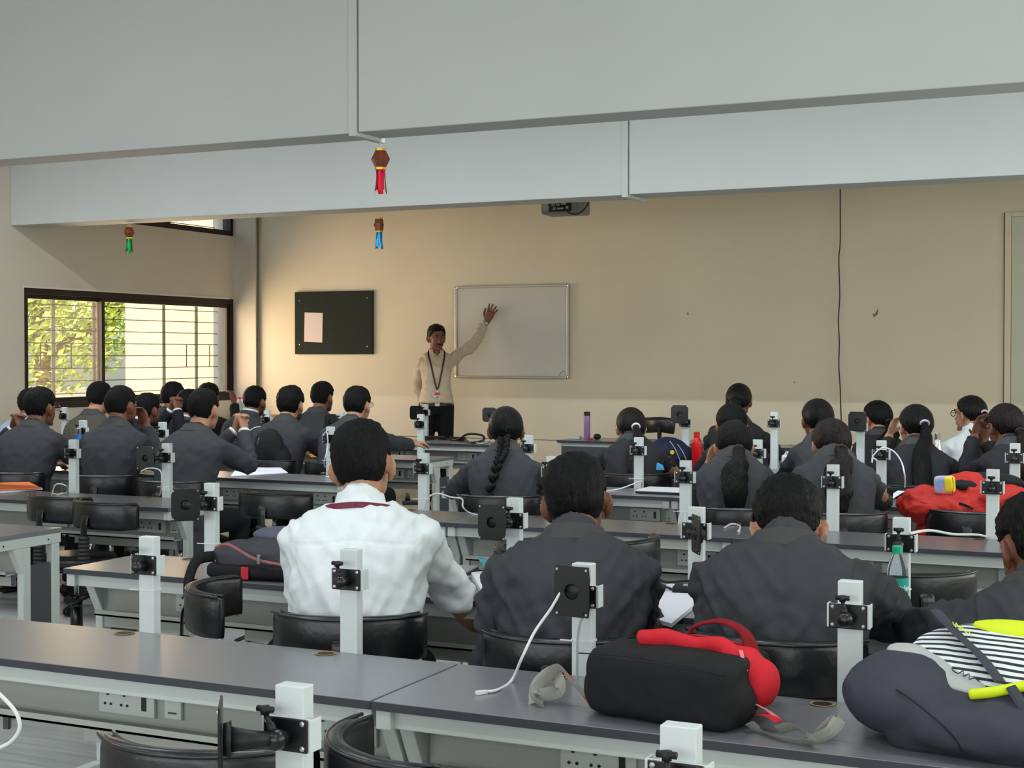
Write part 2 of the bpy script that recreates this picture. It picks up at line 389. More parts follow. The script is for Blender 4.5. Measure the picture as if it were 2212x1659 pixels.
# projector under the ceiling behind the second beam
p = aty(1222, 452, 10.9)
pj = empty('projector', (p.x, 10.9, p.z-.05), R(3))
b = MB(); b.box((0,0,.06), (.34,.25,.115)); b.build('housing', mat('grey_projector_case', (120,120,115), .5), pj, bevel=.018)
b = MB(); b.box((.0,-.127,.058), (.19,.006,.075)); b.build('rear_connector_panel', M_blackm, pj)
for x, z, w, h in ((-.06,.075,.03,.014),(-.02,.075,.03,.014),(.03,.08,.04,.014),(-.05,.045,.02,.02),(0,.045,.05,.012),(.06,.05,.02,.02)):
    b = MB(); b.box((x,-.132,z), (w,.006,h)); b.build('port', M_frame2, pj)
b = MB(); b.lathe([(.03,0),(.03,.004),(.02,.004),(.02,.002)], 16, M=Matrix.Translation((-.13,-.124,.06)) @ Matrix.Rotation(pi/2,4,'X')); b.build('speaker_grille', M_frame2, pj)
b = MB(); b.tube([(0,0,.11),(0,0,ZC-p.z+.05)], .02, 10); b.box((0,0,.125),(.2,.16,.012)); b.build('ceiling_mount', M_frame, pj)
b = MB(); b.tube(bez([(.05,-.135,.03),(.09,-.16,.0),(.15,-.14,-.005),(.2,-.1,.04),(.21,-.05,.12),(.12,0,.25)],6), .0055, 6); b.build('video_cable', M_dcable, pj)
tag(pj, 'grey projector hung beneath the ceiling behind the second beam', 'projector')
# paper lanterns
M_lan = mat('brown_red_lantern_paper', (122,58,38), .5, noise_amt=.35, noise_scale=25)
M_gold = mat('gold_foil', (214,180,60), .3, metal=.5)
def lantern(px, py, Y, ztop, s, tailcol, label, rz, square=False):
    p = aty(px, py, Y); root = empty('paper_lantern', (p.x, Y, p.z), rz)
    # origin at lantern centre; s = half width
    b = MB(); hz = s*.95
    prof = [(s*.55, hz*.95), (s, 0), (s*.55, -hz*.95)] if not square else [(s*.62, hz*.9), (s*.72, 0), (s*.62, -hz*.9)]
    b.lathe(list(reversed(prof)), 6 if not square else 4); b.build('shade', M_lan, root)
    b = MB(); b.lathe([(s*.58, hz*.9),(s*.58, hz*1.14)], 6 if not square else 4, cap=False)
    b.build('top_band', M_gold, root)
    b = MB(); b.lathe([(s*.6, -hz*1.14),(s*.6, -hz*.88)], 6 if not square else 4); b.build('bottom_band', M_gold, root)
    for k in range(3):
        a = 2*pi*k/3; b = MB(); b.lathe([(s*.2,0),(s*.2,.002),(s*.1,.003)], 8, M=Matrix.Rotation(a+pi/6,4,'Z') @ Matrix.Translation((0,-s*.74,0)) @ Matrix.Rotation(pi/2,4,'X'))
        b.build('printed_rosette', mat('dark_maroon_print', (80,26,24), .5), root)
    m = mat('foil_%d_%d_%d' % tailcol, tailcol, .28, metal=.55)
    for k in range(11):
        a = 2*pi*k/11; r = s*.42; x, y = r*cos(a), r*sin(a); L = s*2.3*(1+.12*sin(k*2.3)); tw = .15*sin(k*1.7)
        pp = [(x*(1+.25*t*t)+tw*s*t*t, y*(1+.25*t*t)+.1*s*sin(3*t+k), -hz*1.1-L*t) for t in (0,.25,.5,.75,1)]
        b = MB(); b.tube(pp, [(s*.15,.0006)]*5, 4, up=(cos(a),sin(a),0)); b.build('streamer', m, root)
    b = MB(); b.tube([(0,0,ztop-p.z),(0,0,hz)], .0012, 5)
    b.tube([(0,0,hz+s*.7),(s*.5,0,hz)], .001, 5); b.tube([(0,0,hz+s*.7),(-s*.5,0,hz)], .001, 5); b.build('hanging_thread', M_cable, root)
    tag(root, label, 'lantern'); return root
lantern(822, 344, 6.5, 2.585, .05, (205,20,55), 'brown paper lantern with red foil streamers under the nearer beam', .3)
lantern(819, 486, 9.86, 2.6, .052, (20,130,185), 'brown paper lantern with blue foil streamers under the second beam', .75, True)
lantern(279, 502, 9.8, 2.6, .05, (10,140,60), 'brown paper lantern with green foil streamers near the left wall', .1)
# ------------------------------------------------------------ outside the window
b = MB(); b.bb((-60, -30, -.5), (60, 60, -.2)); struct('ground', b, mat('dry_ground', (150,140,110), .9, noise_amt=.2, noise_scale=.5))
b = MB(); b.bb((-13.35, 16.0, -.3), (-6.0, 19, 9)); tag(b.build('neighbour_building', mat('sunlit_cream_render', (236,208,160), .85, noise_amt=.05, noise_scale=.8)), 'cream rendered neighbouring building seen through the window', 'building')
M_leaf = mat('bright_leaves', (165,195,70), .6, rgb2=(215,220,130), noise_scale=1.5)
M_leaf2 = mat('olive_leaves', (150,170,90), .6, rgb2=(190,195,120), noise_scale=1.5)
M_bark = mat('grey_brown_bark', (130,110,85), .9, noise_amt=.3, noise_scale=10, bump=.5)
def tree(x, y, h, rad, seed, label, m, nleaf=11000):
    rnd = random.Random(seed); root = empty('tree', (x, y, -.2))
    b = MB(); pp = [(0,0,0)]; 
    for k in range(1,6): pp.append((.25*sin(k+seed)*k/3, .2*cos(k*1.3+seed)*k/3, h*.8*k/5))
    b.tube(bez(pp,4), [.16*(1-.7*i/20) for i in range(21)], 8)
    for k in range(9):
        q = V(pp[2+k%4]); a = rnd.random()*6.28; L = rad*(.7+.5*rnd.random())
        b.tube([q, q+V((cos(a)*L*.5, sin(a)*L*.5, L*.3)), q+V((cos(a)*L, sin(a)*L, L*.8))], [.06,.04,.015], 6)
    b.build('trunk', M_bark, root, smooth=True)
    b = MB()
    for k in range(nleaf):
        a = rnd.random()*6.28; u = rnd.random()*2-1; r = rad*rnd.random()**.45
        c = V((cos(a)*sqrt(1-u*u)*r, sin(a)*sqrt(1-u*u)*r, h*.62+u*r*h/rad*.42))
        s = .035+.05*rnd.random(); n = V((rnd.random()-.5, rnd.random()-.5, rnd.random()-.2)).normalized(); t = n.orthogonal().normalized(); w = n.cross(t)
        b.add([c-t*s, c+w*s*.5, c+t*s, c-w*s*.5], [(0,1,2,3)])
    b.build('foliage', m, root)['kind'] = 'stuff'
    tag(root, label, 'tree'); return root
tree(-15.7, 17.0, 5.0, 1.8, 1, 'bright green tree close outside the left half of the window', M_leaf)
tree(-25, 26, 8.5, 3.2, 2, 'larger olive green tree further behind the window', M_leaf2)
tree(-18.0, 22.8, 6.5, 2.4, 5, 'tall yellow-green tree beside the neighbouring building', M_leaf)
# ------------------------------------------------------------ furniture
TZ = .75
def lab_table(x0, x1, yn, label, group=None, ends=(1,1), posts=(), depth=.41, sockets=True, grommets=True):
    yb = yn+depth; xc = (x0+x1)/2; L = x1-x0
    t = empty('lab_table', (xc, yn, 0)); hx = L/2
    g = .0015
    b = MB(); b.bb((-hx+g, .0015, TZ-.019), (hx-g, depth, TZ)); b.build('tabletop', M_top, t, bevel=.0015)
    b = MB(); b.bb((-hx+g, 0, TZ-.0185), (hx-g, .0018, TZ-.001)); b.build('edge_band', M_edge, t)
    b = MB(); b.bb((-hx+.03, .03, TZ-.062), (hx-.03, .05, TZ-.019)); b.bb((-hx+.03, depth-.06, TZ-.062), (hx-.03, depth-.04, TZ-.019)); b.build('top_rail', M_frame, t, bevel=.002)
    # cable tray: back plate, shelf lip
    b = MB()
    zt, zl = TZ-.062, TZ-.168
    b.bb((-hx+.05, .17, zl), (hx-.05, .176, zt)); b.bb((-hx+.05, .10, zl-.006), (hx-.05, .176, zl)); b.bb((-hx+.05, .10, zl-.006), (hx-.05, .104, zl+.014))
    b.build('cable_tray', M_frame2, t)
    # lower modesty panel with an open bay
    c0 = hx*.18
    for a, c in ((-hx+.05, -c0), (c0*.4, hx-.05)):
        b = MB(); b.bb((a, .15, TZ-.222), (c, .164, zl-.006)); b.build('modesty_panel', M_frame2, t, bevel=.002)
        b = MB(); b.bb((c-.012, .146, TZ-.220), (c+.006, .15, TZ-.176)); b.build('panel_edge', M_dpanel, t)
    if sockets:
        for px in posts:
            x = px-xc+.14
            if abs(x) > hx-.14: x = px-xc-.14
            b = MB(); b.bb((x-.085, .158, zl+.020), (x+.085, .17, zl+.088)); s = b.build('socket_plate', M_frame, t, bevel=.003)
            for dx in (-.055, -.005):
                b = MB()
                for (hx2, hz2, r) in ((0,.017,.0045),(-.009,-.008,.0036),(.009,-.008,.0036)):
                    b.lathe([(r,0),(r,.002)], 8, M=Matrix.Translation((x+dx+hx2, .158, zl+.052+hz2)) @ Matrix.Rotation(pi/2,4,'X'))
                b.build('socket_outlet', M_black, s)
            b = MB(); b.bb((x+.048, .155, zl+.036), (x+.062, .158, zl+.072)); b.build('rocker_switch', M_black, s, bevel=.001)
            b = MB(); b.bb((x+.115, .158, zl+.024), (x+.165, .17, zl+.084)); d = b.build('data_plate', M_frame, t, bevel=.003)
            b = MB(); b.bb((x+.128, .156, zl+.038), (x+.152, .158, zl+.042)); b.build('label_holder', M_dpanel, d)
    if grommets:
        for px in posts:
            x = px-xc-.045
            if x > -hx+.06:
                b = MB(); b.lathe([(.024,0),(.027,.0016),(.021,.0016),(.021,0)], 22, (x, depth-.035, TZ)); gr = b.build('grommet', M_brass, t)
                b = MB(); b.lathe([(.0205,0),(.0205,.0008)], 20, (x, depth-.035, TZ)); b.build('grommet_hole', M_blackm, gr)
    for i, sx in enumerate((-1, 1)):
        xs = sx*(hx-.022)
        e = ends[i]
        b = MB()
        b.bb((xs-.018, .012, TZ-.062), (xs+.018, depth-.004, TZ-.0195))
        for (ya, yb2) in ((.155, .20), (depth-.055, depth-.01)):
            b.bb((xs-.016, ya, .05), (xs+.016, yb2, TZ-.062))
        b.prism([(xs-.018,.10,TZ-.062),(xs-.018,.155,TZ-.062),(xs-.018,.155,TZ-.17)], (.036,0,0))
        b.bb((xs-.022, -.04, .018), (xs+.022, depth+.03, .05))
        f = b.build('side_frame', M_frame, t, bevel=.003)
        for y in (-.02, depth+.01):
            b = MB(); b.lathe([(.018,0),(.018,.012),(.007,.013),(.007,.02)], 10, (xs, y, 0)); b.build('levelling_foot', M_blackm, f)
        b = MB(); b.bb((xs-.008, .20, .16), (xs+.008, depth-.055, TZ-.14)); b.build('leg_panel', M_dpanel, t)
        for y in (.045, .30):
            b = MB(); b.lathe([(.004,0),(.004,.002)], 8, M=Matrix.Translation((xs+sx*.018, y, TZ-.042)) @ Matrix.Rotation(sx*pi/2,4,'Y')); b.build('frame_bolt', M_blackm, f)
    tag(t, label, 'table', group); return t

def monitor_stand(px, ptop, yy, label, group, plate=None, knob=0.0, side=0, tie=None, wid=.048):
    """post behind the back edge of a table; px/ptop locate its top in the photo, yy its distance"""
    p = aty(px, ptop, yy); t = empty('monitor_stand', (p.x, yy, 0)); zt = p.z
    hw = wid/2; b = MB(); b.bb((-hw, 0, TZ-.24), (hw, .03, zt)); b.build('post', M_post, t, bevel=.002)
    zc = zt-.072
    # white U bracket, black clamp plate
    b = MB(); b.bb((-.043, -.007, zc-.025), (.043, 0, zc+.025)); b.bb((-.045,-.007,zc-.025),(-.042,.022,zc+.025)); b.bb((.042,-.007,zc-.025),(.045,.022,zc+.025))
    b.build('u_bracket', M_post, t, bevel=.001)
    b = MB(); b.bb((-.04, -.0115, zc-.0265), (.04, -.007, zc+.0255)); cp = b.build('clamp_plate', M_black, t, bevel=.004)
    for sx in (-1,1):
        for sz in (-1,1):
            b = MB(); b.lathe([(.0042,0),(.0042,.002),(.002,.003)], 10, M=Matrix.Translation((sx*.032, -.0115, zc+sz*.019)) @ Matrix.Rotation(pi/2,4,'X')); b.build('screw', M_screw, cp)
    b = MB(); b.tube([(0,-.011,zc-.004),(0,-.03,zc-.004)], [.014,.012], 12); b.ell((0,-.034,zc-.003), (.0165,.0165,.0165), 14, 9); b.build('ball_joint', M_black, t, smooth=True)
    kx, kz = knob, zc+.013
    b = MB(); b.tube([(kx*.3,-.034,zc+.01),(kx,-.034,zc+.036)], .0042, 8); b.tube([(kx*.3,-.034,zc+.008),(kx*.6,-.034,zc+.022)], [.0085,.006], 10)
    b.tube([(kx,-.034,zc+.034),(kx*1.1,-.034,zc+.047)], [.007,.008], 8); b.tube([(kx-.014,-.034,zc+.042),(kx+.014,-.034,zc+.042)], .0052, 8)
    b.build('tightening_knob', M_blackm, t, smooth=True)
    if plate:
        w, h, ang, off, dz = plate      # width, height, yaw, sideways offset, vertical offset
        M = Matrix.Translation((off, -.085, zc+dz)) @ Matrix.Rotation(ang, 4, 'Z')
        b = MB()
        n = 20; outer = [(-w/2,-h/2),(w/2,-h/2),(w/2,h/2),(-w/2,h/2)]
        inner = [(.018*cos(2*pi*k/n), .018*sin(2*pi*k/n)) for k in range(n)]
        # square plate with round hole
        ring_o = []
        for k in range(n):
            a = 2*pi*k/n; c, s = cos(a), sin(a); m = max(abs(c)/(w/2), abs(s)/(h/2)); ring_o.append((c/m, s/m))
        vs = [(x,-.002,z) for x,z in ring_o]+[(x,-.002,z) for x,z in inner]+[(x,.002,z) for x,z in ring_o]+[(x,.002,z) for x,z in inner]
        fs = []
        for k in range(n):
            k2 = (k+1)%n
            fs += [(k,k2,n+k2,n+k),(2*n+k,3*n+k,3*n+k2,2*n+k2),(k,2*n+k,2*n+k2,k2),(n+k,n+k2,3*n+k2,3*n+k)]
        b.add(vs, fs, M)
        b.add(*_bx((-w*.36,-.006,-h*.43),(w*.36,-.001,-h*.4)), M)
        v = b.build('vesa_plate', M_black, t)
        for sx in (-1,1):
            for sz in (-1,1):
                b = MB(); b.lathe([(.003,0),(.003,.0015)], 8, M=M @ Matrix.Translation((sx*(w/2-.007), -.002, sz*(h/2-.007))) @ Matrix.Rotation(pi/2,4,'X')); b.build('screw', M_screw, v)
        b = MB(); e = M @ V((0,.012,0)); b.tube([(0,-.034,zc-.003), (e*.5+V((0,-.034,zc-.003))*.5), e], [.012,.014,.02], 10)
        b.lathe([(.028,0),(.024,.012)], 14, M=M @ Matrix.Translation((0,.016,0)) @ Matrix.Rotation(pi/2,4,'X')); b.build('swivel_arm', M_blackm, t, smooth=True)
    if tie:
        b = MB(); b.bb((-hw-.0015,-.0015,tie-.0025),(hw+.0015,.0315,tie+.0025)); b.box((-hw-.012,-.004,tie),(.03,.003,.003)); b.build('cable_tie', M_cable, t)
    tag(t, label, 'monitor stand', group); return t
def _bx(a, b):
    m = MB(); m.bb(a, b); return m.v, m.f

ORD = ['first','second','third','fourth','fifth','sixth','seventh']
# tables: centre block -------------------------------------------------
A = [(315,1160),(752,1187),(1256,1218),(1834,1256)]; YA = 3.06
Bp = [(452,1044),(1108,1076),(1502,1096),(1946,1119)]; YBk = 4.29
Cl = [(155,950),(357,958)]; Cc = [(912,979),(1190,985),(1479,995),(1798,1004),(2144,1014)]; YCk = 6.05
Dl = [(176,908),(348,912),(520,918),(711,922)]; Dc = [(1140,941),(1378,945),(1635,950),(1903,952),(2192,958)]; YDk = 7.55
El = [(137,880),(575,887),(735,890),(907,895)]; Ec = [(1480,890),(1672,890)]; YEk = 9.2
def xs(lst, Y): return [aty(x, 900, Y).x for x, _ in lst]
xA = xs(A, YA); xB = xs(Bp, YBk); xCl, xCc = xs(Cl, YCk), xs(Cc, YCk); xDl, xDc = xs(Dl, YDk), xs(Dc, YDk); xEl, xEc = xs(El, YEk), xs(Ec, YEk)
lab_table(-3.52, -1.567, 2.65, 'long grey-topped lab table in the foreground, its top bare, at the left', posts=xA[:2])
lab_table(-1.564, .15, 2.65, 'grey-topped lab table in the foreground carrying the two backpacks', posts=xA[2:])
lab_table(-3.50, -2.30, 3.865, 'grey-topped lab table under the dark backpack, left of the white-shirted student', posts=[xB[0],-2.6], depth=.40)
lab_table(-2.297, -1.08, 3.865, 'grey-topped lab table with notebook in front of the second foreground student', posts=xB[1:3], depth=.40)
lab_table(-1.077, .15, 3.865, 'grey-topped lab table with green-capped bottle in front of the bowed student', posts=xB[3:], depth=.40)
lab_table(-3.66, -2.95, 5.63, 'short lab table right behind the white-shirted student, across the aisle end', posts=xCc[:1])
lab_table(-2.947, -1.662, 5.63, 'empty lab table behind the second foreground student', posts=xCc[1:3])
lab_table(-1.659, -.30, 5.63, 'empty lab table behind the bowed student, in front of the red bag', posts=xCc[3:])
lab_table(-3.76, -2.43, 7.12, 'lab table with silver laptop, in front of the braided student', posts=xDc[:2])
lab_table(-2.427, -1.11, 7.12, 'lab table in front of the two ponytailed students at centre right', posts=xDc[2:4])
lab_table(-1.107, .2, 7.12, 'lab table hidden behind the red bag at the right edge', posts=xDc[4:])
lab_table(-3.4, -2.1, 8.75, 'lab table in the far centre row, the red bottle standing on it', posts=xEc[:2])
lab_table(-2.097, -.75, 8.75, 'lab table in the far right row under the steel flask', posts=[-1.8,-1.15])
# left block
lab_table(-5.65, -4.33, 4.40, 'small part of a lab table at the left edge, its white side frame showing', posts=[-5.3], depth=.38)
lab_table(-5.95, -4.42, 5.60, 'lab table at left with the orange notebook lying on it', posts=xCl)
lab_table(-7.0, -5.71, 7.13, 'lab table at far left in front of the bespectacled student', posts=xDl[:2])
lab_table(-5.707, -4.40, 7.13, 'lab table with loose papers, left of the aisle', posts=xDl[2:])
lab_table(-8.7, -7.2, 8.9, 'lab table beside the window in the fifth row', posts=[xEl[0]])
lab_table(-7.197, -6.0, 8.9, 'lab table in the fifth row among the left group', posts=xEl[1:2])
lab_table(-5.997, -4.80, 8.9, 'lab table in the fifth row, its right end open to the aisle', posts=xEl[2:])
lab_table(-6.6, -5.0, 10.67, 'low lab table before the teacher, strewn with black cables', posts=[-6.3,-5.6])
lab_table(-4.94, -3.6, 11.5, 'dark-fronted front table carrying the lilac bottle', posts=[-4.5], depth=.5)
lab_table(-3.597, -2.2, 11.3, 'front table by the wall carrying the white adapter box', posts=[-2.9])
# table front screen of the lilac-bottle table
b = MB(); b.bb((-4.9, 11.51, .42), (-3.64, 11.52, .70)); tag(b.build('front_screen', M_dpanel), 'dark grey screen board fixed across the lilac-bottle table front', 'screen board')
# stands ---------------------------------------------------------------
def row(lst, Y, desc, group, plates={}, ties={}, knobs=None):
    for i, (x, t) in enumerate(lst):
        extra = ', with square black plate' if i in plates else ''
        monitor_stand(x, t, Y, '%s white monitor post from the left, %s%s' % (ORD[i], desc, extra), group, plate=plates.get(i), knob=((knobs or {}).get(i, 0)), tie=ties.get(i))
monitor_stand(624, 1482, 1.88, 'nearest white monitor post with black plate turned edge-on, bottom left', 'monitor posts of the nearest row', plate=(.1,.115,R(-56),-.066,.002), knob=-.02, wid=.052)
monitor_stand(1464, 1570, 1.88, 'nearest white monitor post at the bottom edge with tall screw knob', 'monitor posts of the nearest row', plate=(.12,.09,R(-12),-.07,-.075), knob=-.004, wid=.052)
row(A, YA, 'foreground row', 'monitor posts of the foreground table row', {2:(.086,.112,R(-4),.012,.022)}, {0:.862, 2:.83}, {0:-.016,1:-.01,3:-.006})
row(Bp, YBk, 'second table row', 'monitor posts of the second table row', {0:(.1,.115,R(38),-.04,.0),1:(.1,.115,R(-3),-.035,-.0),2:(.1,.115,R(-58),.03,-.0)}, {0:.80,3:.80}, {2:.004})
row(Cl, YCk, 'table with orange notebook', 'monitor posts of the third row, left block', {1:(.1,.12,R(10),-.06,.0)}, {1:.80}, {0:-.012})
row(Cc, YCk, 'third row, centre block', 'monitor posts of the third row, centre block', {}, {0:.80,1:.80,2:.8}, {1:-.015})
row(Dl, YDk, 'fourth row, left block', 'monitor posts of the fourth row, left block', {}, {3:.84}, {0:-.012})
row(Dc, YDk, 'fourth row, centre block', 'monitor posts of the fourth row, centre block', {}, {1:.80}, {0:-.012,1:-.01,2:-.006,3:-.004})
row(El, YEk, 'fifth row, left block', 'monitor posts of the fifth row, left block', {2:(.1,.12,R(8),-.03,0)}, {})
row(Ec+[(1858,898)], YEk, 'fifth row, centre block', 'monitor posts of the fifth row, centre block', {0:(.115,.12,R(6),-.01,.06),2:(.11,.12,R(8),.0,.04)}, {0:.8})
row([(917,873),(1076,882)], 11.1, 'table before the teacher', 'monitor posts before the teacher', {0:(.12,.12,R(4),-.035,.0),1:(.12,.12,R(20),-.04,.02)}, {0:.83})
# chairs ---------------------------------------------------------------
def make_chair():
    t = empty('lab_chair', (0,0,0))
    b = MB(); b.lathe([(.02,.435),(.165,.435),(.195,.455),(.2,.475),(.185,.498),(.12,.505),(.02,.503)], 28); b.build('seat', M_vinyl, t, smooth=True)
    b = MB(); b.tube([(.198*cos(a), .198*sin(a), .468) for a in [2*pi*k/28 for k in range(28)]], .005, 6, closed=True); b.build('piping', M_pipe, t, smooth=True)
    # curved back pad: centre of curvature in front of it
    Rr = .225; c = V((0, .02, 0)); pad = []
    N = 22; hz = .064
    def pt(a, r, z): return V((c.x+r*sin(a), c.y-r*cos(a), z))
    rs = []
    for i in range(N+1):
        a = R(-62)+R(124)*i/N; e = min(i, N-i)/2.2; sc = min(1, .55+.45*min(1,e)); th = .019*sc; hh = hz*(.9+.1*min(1,e/1.5))
        z0 = .735+.004*cos(a*2)
        ring = []
        for k in range(14):
            q = 2*pi*k/14; cq, sq = cos(q), sin(q)
            cq = math.copysign(abs(cq)**.6, cq); sq = math.copysign(abs(sq)**.45, sq)
            ring.append(pt(a, Rr+cq*th*(1.1 if cq > 0 else .8), z0+sq*hh))
        rs.append(ring)
    b = MB(); b.rings(rs); b.build('backrest', M_vinyl, t, smooth=True)
    for dr, nm in ((.016,'piping'), (-.01,'piping')):
        b = MB(); pp = [pt(R(-60)+R(120)*i/20, Rr+dr, .735+hz*.93) for i in range(21)]; b.tube(pp, .0042, 6); b.build(nm, M_pipe, t, smooth=True)
    yb = c.y-Rr-.03
    b = MB(); b.tube(bez([(0,yb+.012,.74),(0,yb,.70),(0,yb,.52),(0,yb+.015,.455),(0,yb+.08,.425),(0,-.04,.422)], 5), [(.022,.004)]*26, 8, up=(0,1,0) if 0 else None); b.box((0,yb+.022,.735),(.09,.012,.06)); b.build('back_bracket', M_black, t)
    prof = []
    for k in range(10): prof += [(.033-.0006*k, .47+.0185*k), (.025-.0004*k, .479+.0185*k)]
    b = MB(); b.lathe(prof, 16, (0,yb,0)); b.build('bellows', mat('grey_black_rubber', (44,44,48), .5), t)
    b = MB(); b.box((0,0,.428),(.2,.16,.014)); b.tube([(.05,0,.42),(.2,.02,.415)], .005, 6); b.build('seat_mechanism', M_black, t)
    b = MB(); b.tube([(0,0,.3),(0,0,.43)], .013, 12); b.build('gas_lift', M_chrome, t, smooth=True)
    b = MB(); b.lathe([(.028,.09),(.05,.095),(.045,.12),(.03,.14),(.028,.24)], 18); b.build('column', M_black, t, smooth=True)
    b = MB()
    for k in range(5):
        a = 2*pi*k/5+.3; d = V((cos(a), sin(a), 0))
        b.tube([d*.03+V((0,0,.11)), d*.15+V((0,0,.10)), d*.27+V((0,0,.062))], [(.021,.016),(.017,.012),(.012,.009)], 8)
    b.build('star_base', M_black, t, smooth=True)
    for k in range(5):
        a = 2*pi*k/5+.3; d = V((cos(a), sin(a), 0)); s = V((-sin(a), cos(a), 0)); b = MB()
        b.tube([d*.268+V((0,0,.06)), d*.268+V((0,0,.035))], .007, 8)
        for q in (-1,1): b.tube([d*.27+s*.006*q+V((0,0,.026)), d*.27+s*.02*q+V((0,0,.026))], .026, 14)
        b.build('castor', M_blackm, t)
    return t
CH0 = make_chair(); CH_used = [0]
def chair(x, y, rz, label, dz=0.):
    t = CH0 if not CH_used[0] else copy_tree(CH0)
    CH_used[0] = 1
    t.location = (x, y, dz); t.rotation_euler = (0, 0, rz)
    tag(t, label, 'chair', 'black vinyl chairs'); return t
# ------------------------------------------------------------ people
def skin(name, rgb, rgb2=None):
    m = mat(name, rgb, .48, spec=.4, noise_amt=.07, noise_scale=14, bump=.08, bump_scale=120)
    p = m.node_tree.nodes['Principled BSDF']; p.inputs['Subsurface Weight'].default_value = .06; p.inputs['Subsurface Radius'].default_value = (.02,.008,.004)
    return m
SK1 = skin('warm_brown_skin', (150,100,76)); SK2 = skin('deep_brown_skin', (118,76,58)); SK3 = skin('light_brown_skin', (176,128,102))
def hairmat(name, rgb, rough=.42, st=(40,40,5)):
    m = mat(name, rgb, rough, spec=.2, noise_amt=.45, noise_scale=2.2, stretch=st, bump=1.0, bump_scale=3.0); m.node_tree.nodes['Bump'].inputs['Distance'].default_value = .012; return m
HA = hairmat('black_hair', (9,8,9), .6); HB = hairmat('sleek_black_hair', (9,9,11), .33, (60,60,3)); HC = hairmat('dark_brown_hair', (24,17,16), .45)
HF = hairmat('short_cropped_hair', (15,13,13), .7, (60,60,60))
def cloth(name, rgb, rough=.85, sh=.15):
    return mat(name, rgb, rough, spec=.25, noise_amt=.05, noise_scale=22, bump=.22, bump_scale=260)
J1 = cloth('charcoal_blazer_wool', (56,58,62)); J2 = cloth('dark_blazer_wool', (42,43,47)); J3 = cloth('olive_grey_blazer_wool', (72,71,62)); J4 = cloth('navy_black_suit', (28,29,36))
JC = cloth('grey_collar_wool', (66,66,66)); SH = cloth('white_shirt_cotton', (214,220,222), .7, 0); SHC = cloth('cream_striped_shirt', (196,178,156), .75, 0); TR = cloth('black_trouser_cloth', (18,18,21)); BL = cloth('pale_blue_shirt', (150,165,180), .75, 0)
M_lany = mat('maroon_lanyard_ribbon', (112,32,58), .45)
M_shoe = mat('black_shoe_leather', (16,16,17), .35)
M_eye = mat('eye_white', (150,138,128), .8, spec=.1); M_iris = mat('dark_iris', (22,14,10), .6, spec=.1)
M_lip = mat('brown_lip', (112,66,58), .5); M_spec = mat('black_spectacle_frame', (18,16,18), .3); M_gspec = mat('gold_spectacle_frame', (150,120,80), .3, metal=.8)
M_lens = clear_glass('spectacle_lens', (.95,.97,.97), rough=.01)
def ik(S, T, a, c, pole):
    d = T-S; L = d.length
    if L > (a+c)*.995: T = S+d.normalized()*(a+c)*.995; d = T-S; L = d.length
    if L < abs(a-c)+.05: L = abs(a-c)+.05
    x = (a*a-c*c+L*L)/(2*L); h = sqrt(max(0, a*a-x*x)); u = d.normalized(); p = pole-u*pole.dot(u); p.normalize()
    return S+u*x+p*h, T
def hand(b, wr, f, n, side, curl=.5, spread=.10, k=1.0):
    """wr wrist, f finger direction, n direction the palm faces, side +1 right / -1 left hand"""
    f = f.normalized(); n = (n-f*n.dot(f)).normalized(); s = n.cross(f)*side   # towards thumb
    b.tube([wr-f*.02*k, wr+f*.012*k, wr+f*.05*k, wr+f*.088*k], [(.021*k,.027*k)if 0 else (.026*k,.019*k),(.030*k,.018*k),(.041*k,.016*k),(.040*k,.0135*k)], 12, up=n)
    for i, (o, L, r) in enumerate(((.029,.072,.0085),(.010,.080,.0088),(-.010,.075,.0084),(-.028,.060,.0074))):
        d = (f + s*spread*(1.2-.85*i)).normalized(); p = wr+f*.082*k+s*o*k; pts = [p-d*.01*k, p]; a = curl*.55
        for j, q in enumerate((.44,.31,.25)):
            dd = d*cos(a)+n*sin(a); p = p+dd*L*q*k; pts.append(p); a += curl*(.75 if j == 0 else .5)
        b.tube(pts, [r*k*1.02, r*k*1.05, r*k, r*k*.95, r*k*.72], 8)
    p = wr+f*.022*k+s*.026*k; d = (f*.62+s*.72+n*.30).normalized(); d2 = (f*.85+s*(.35-.4*curl)+n*(.3+.3*curl)).normalized()
    b.tube([p-d*.012*k, p+d*.022*k, p+d*.045*k, p+d*.045*k+d2*.03*k, p+d*.045*k+d2*.052*k], [.013*k,.0125*k,.0105*k,.0098*k,.007*k], 8)
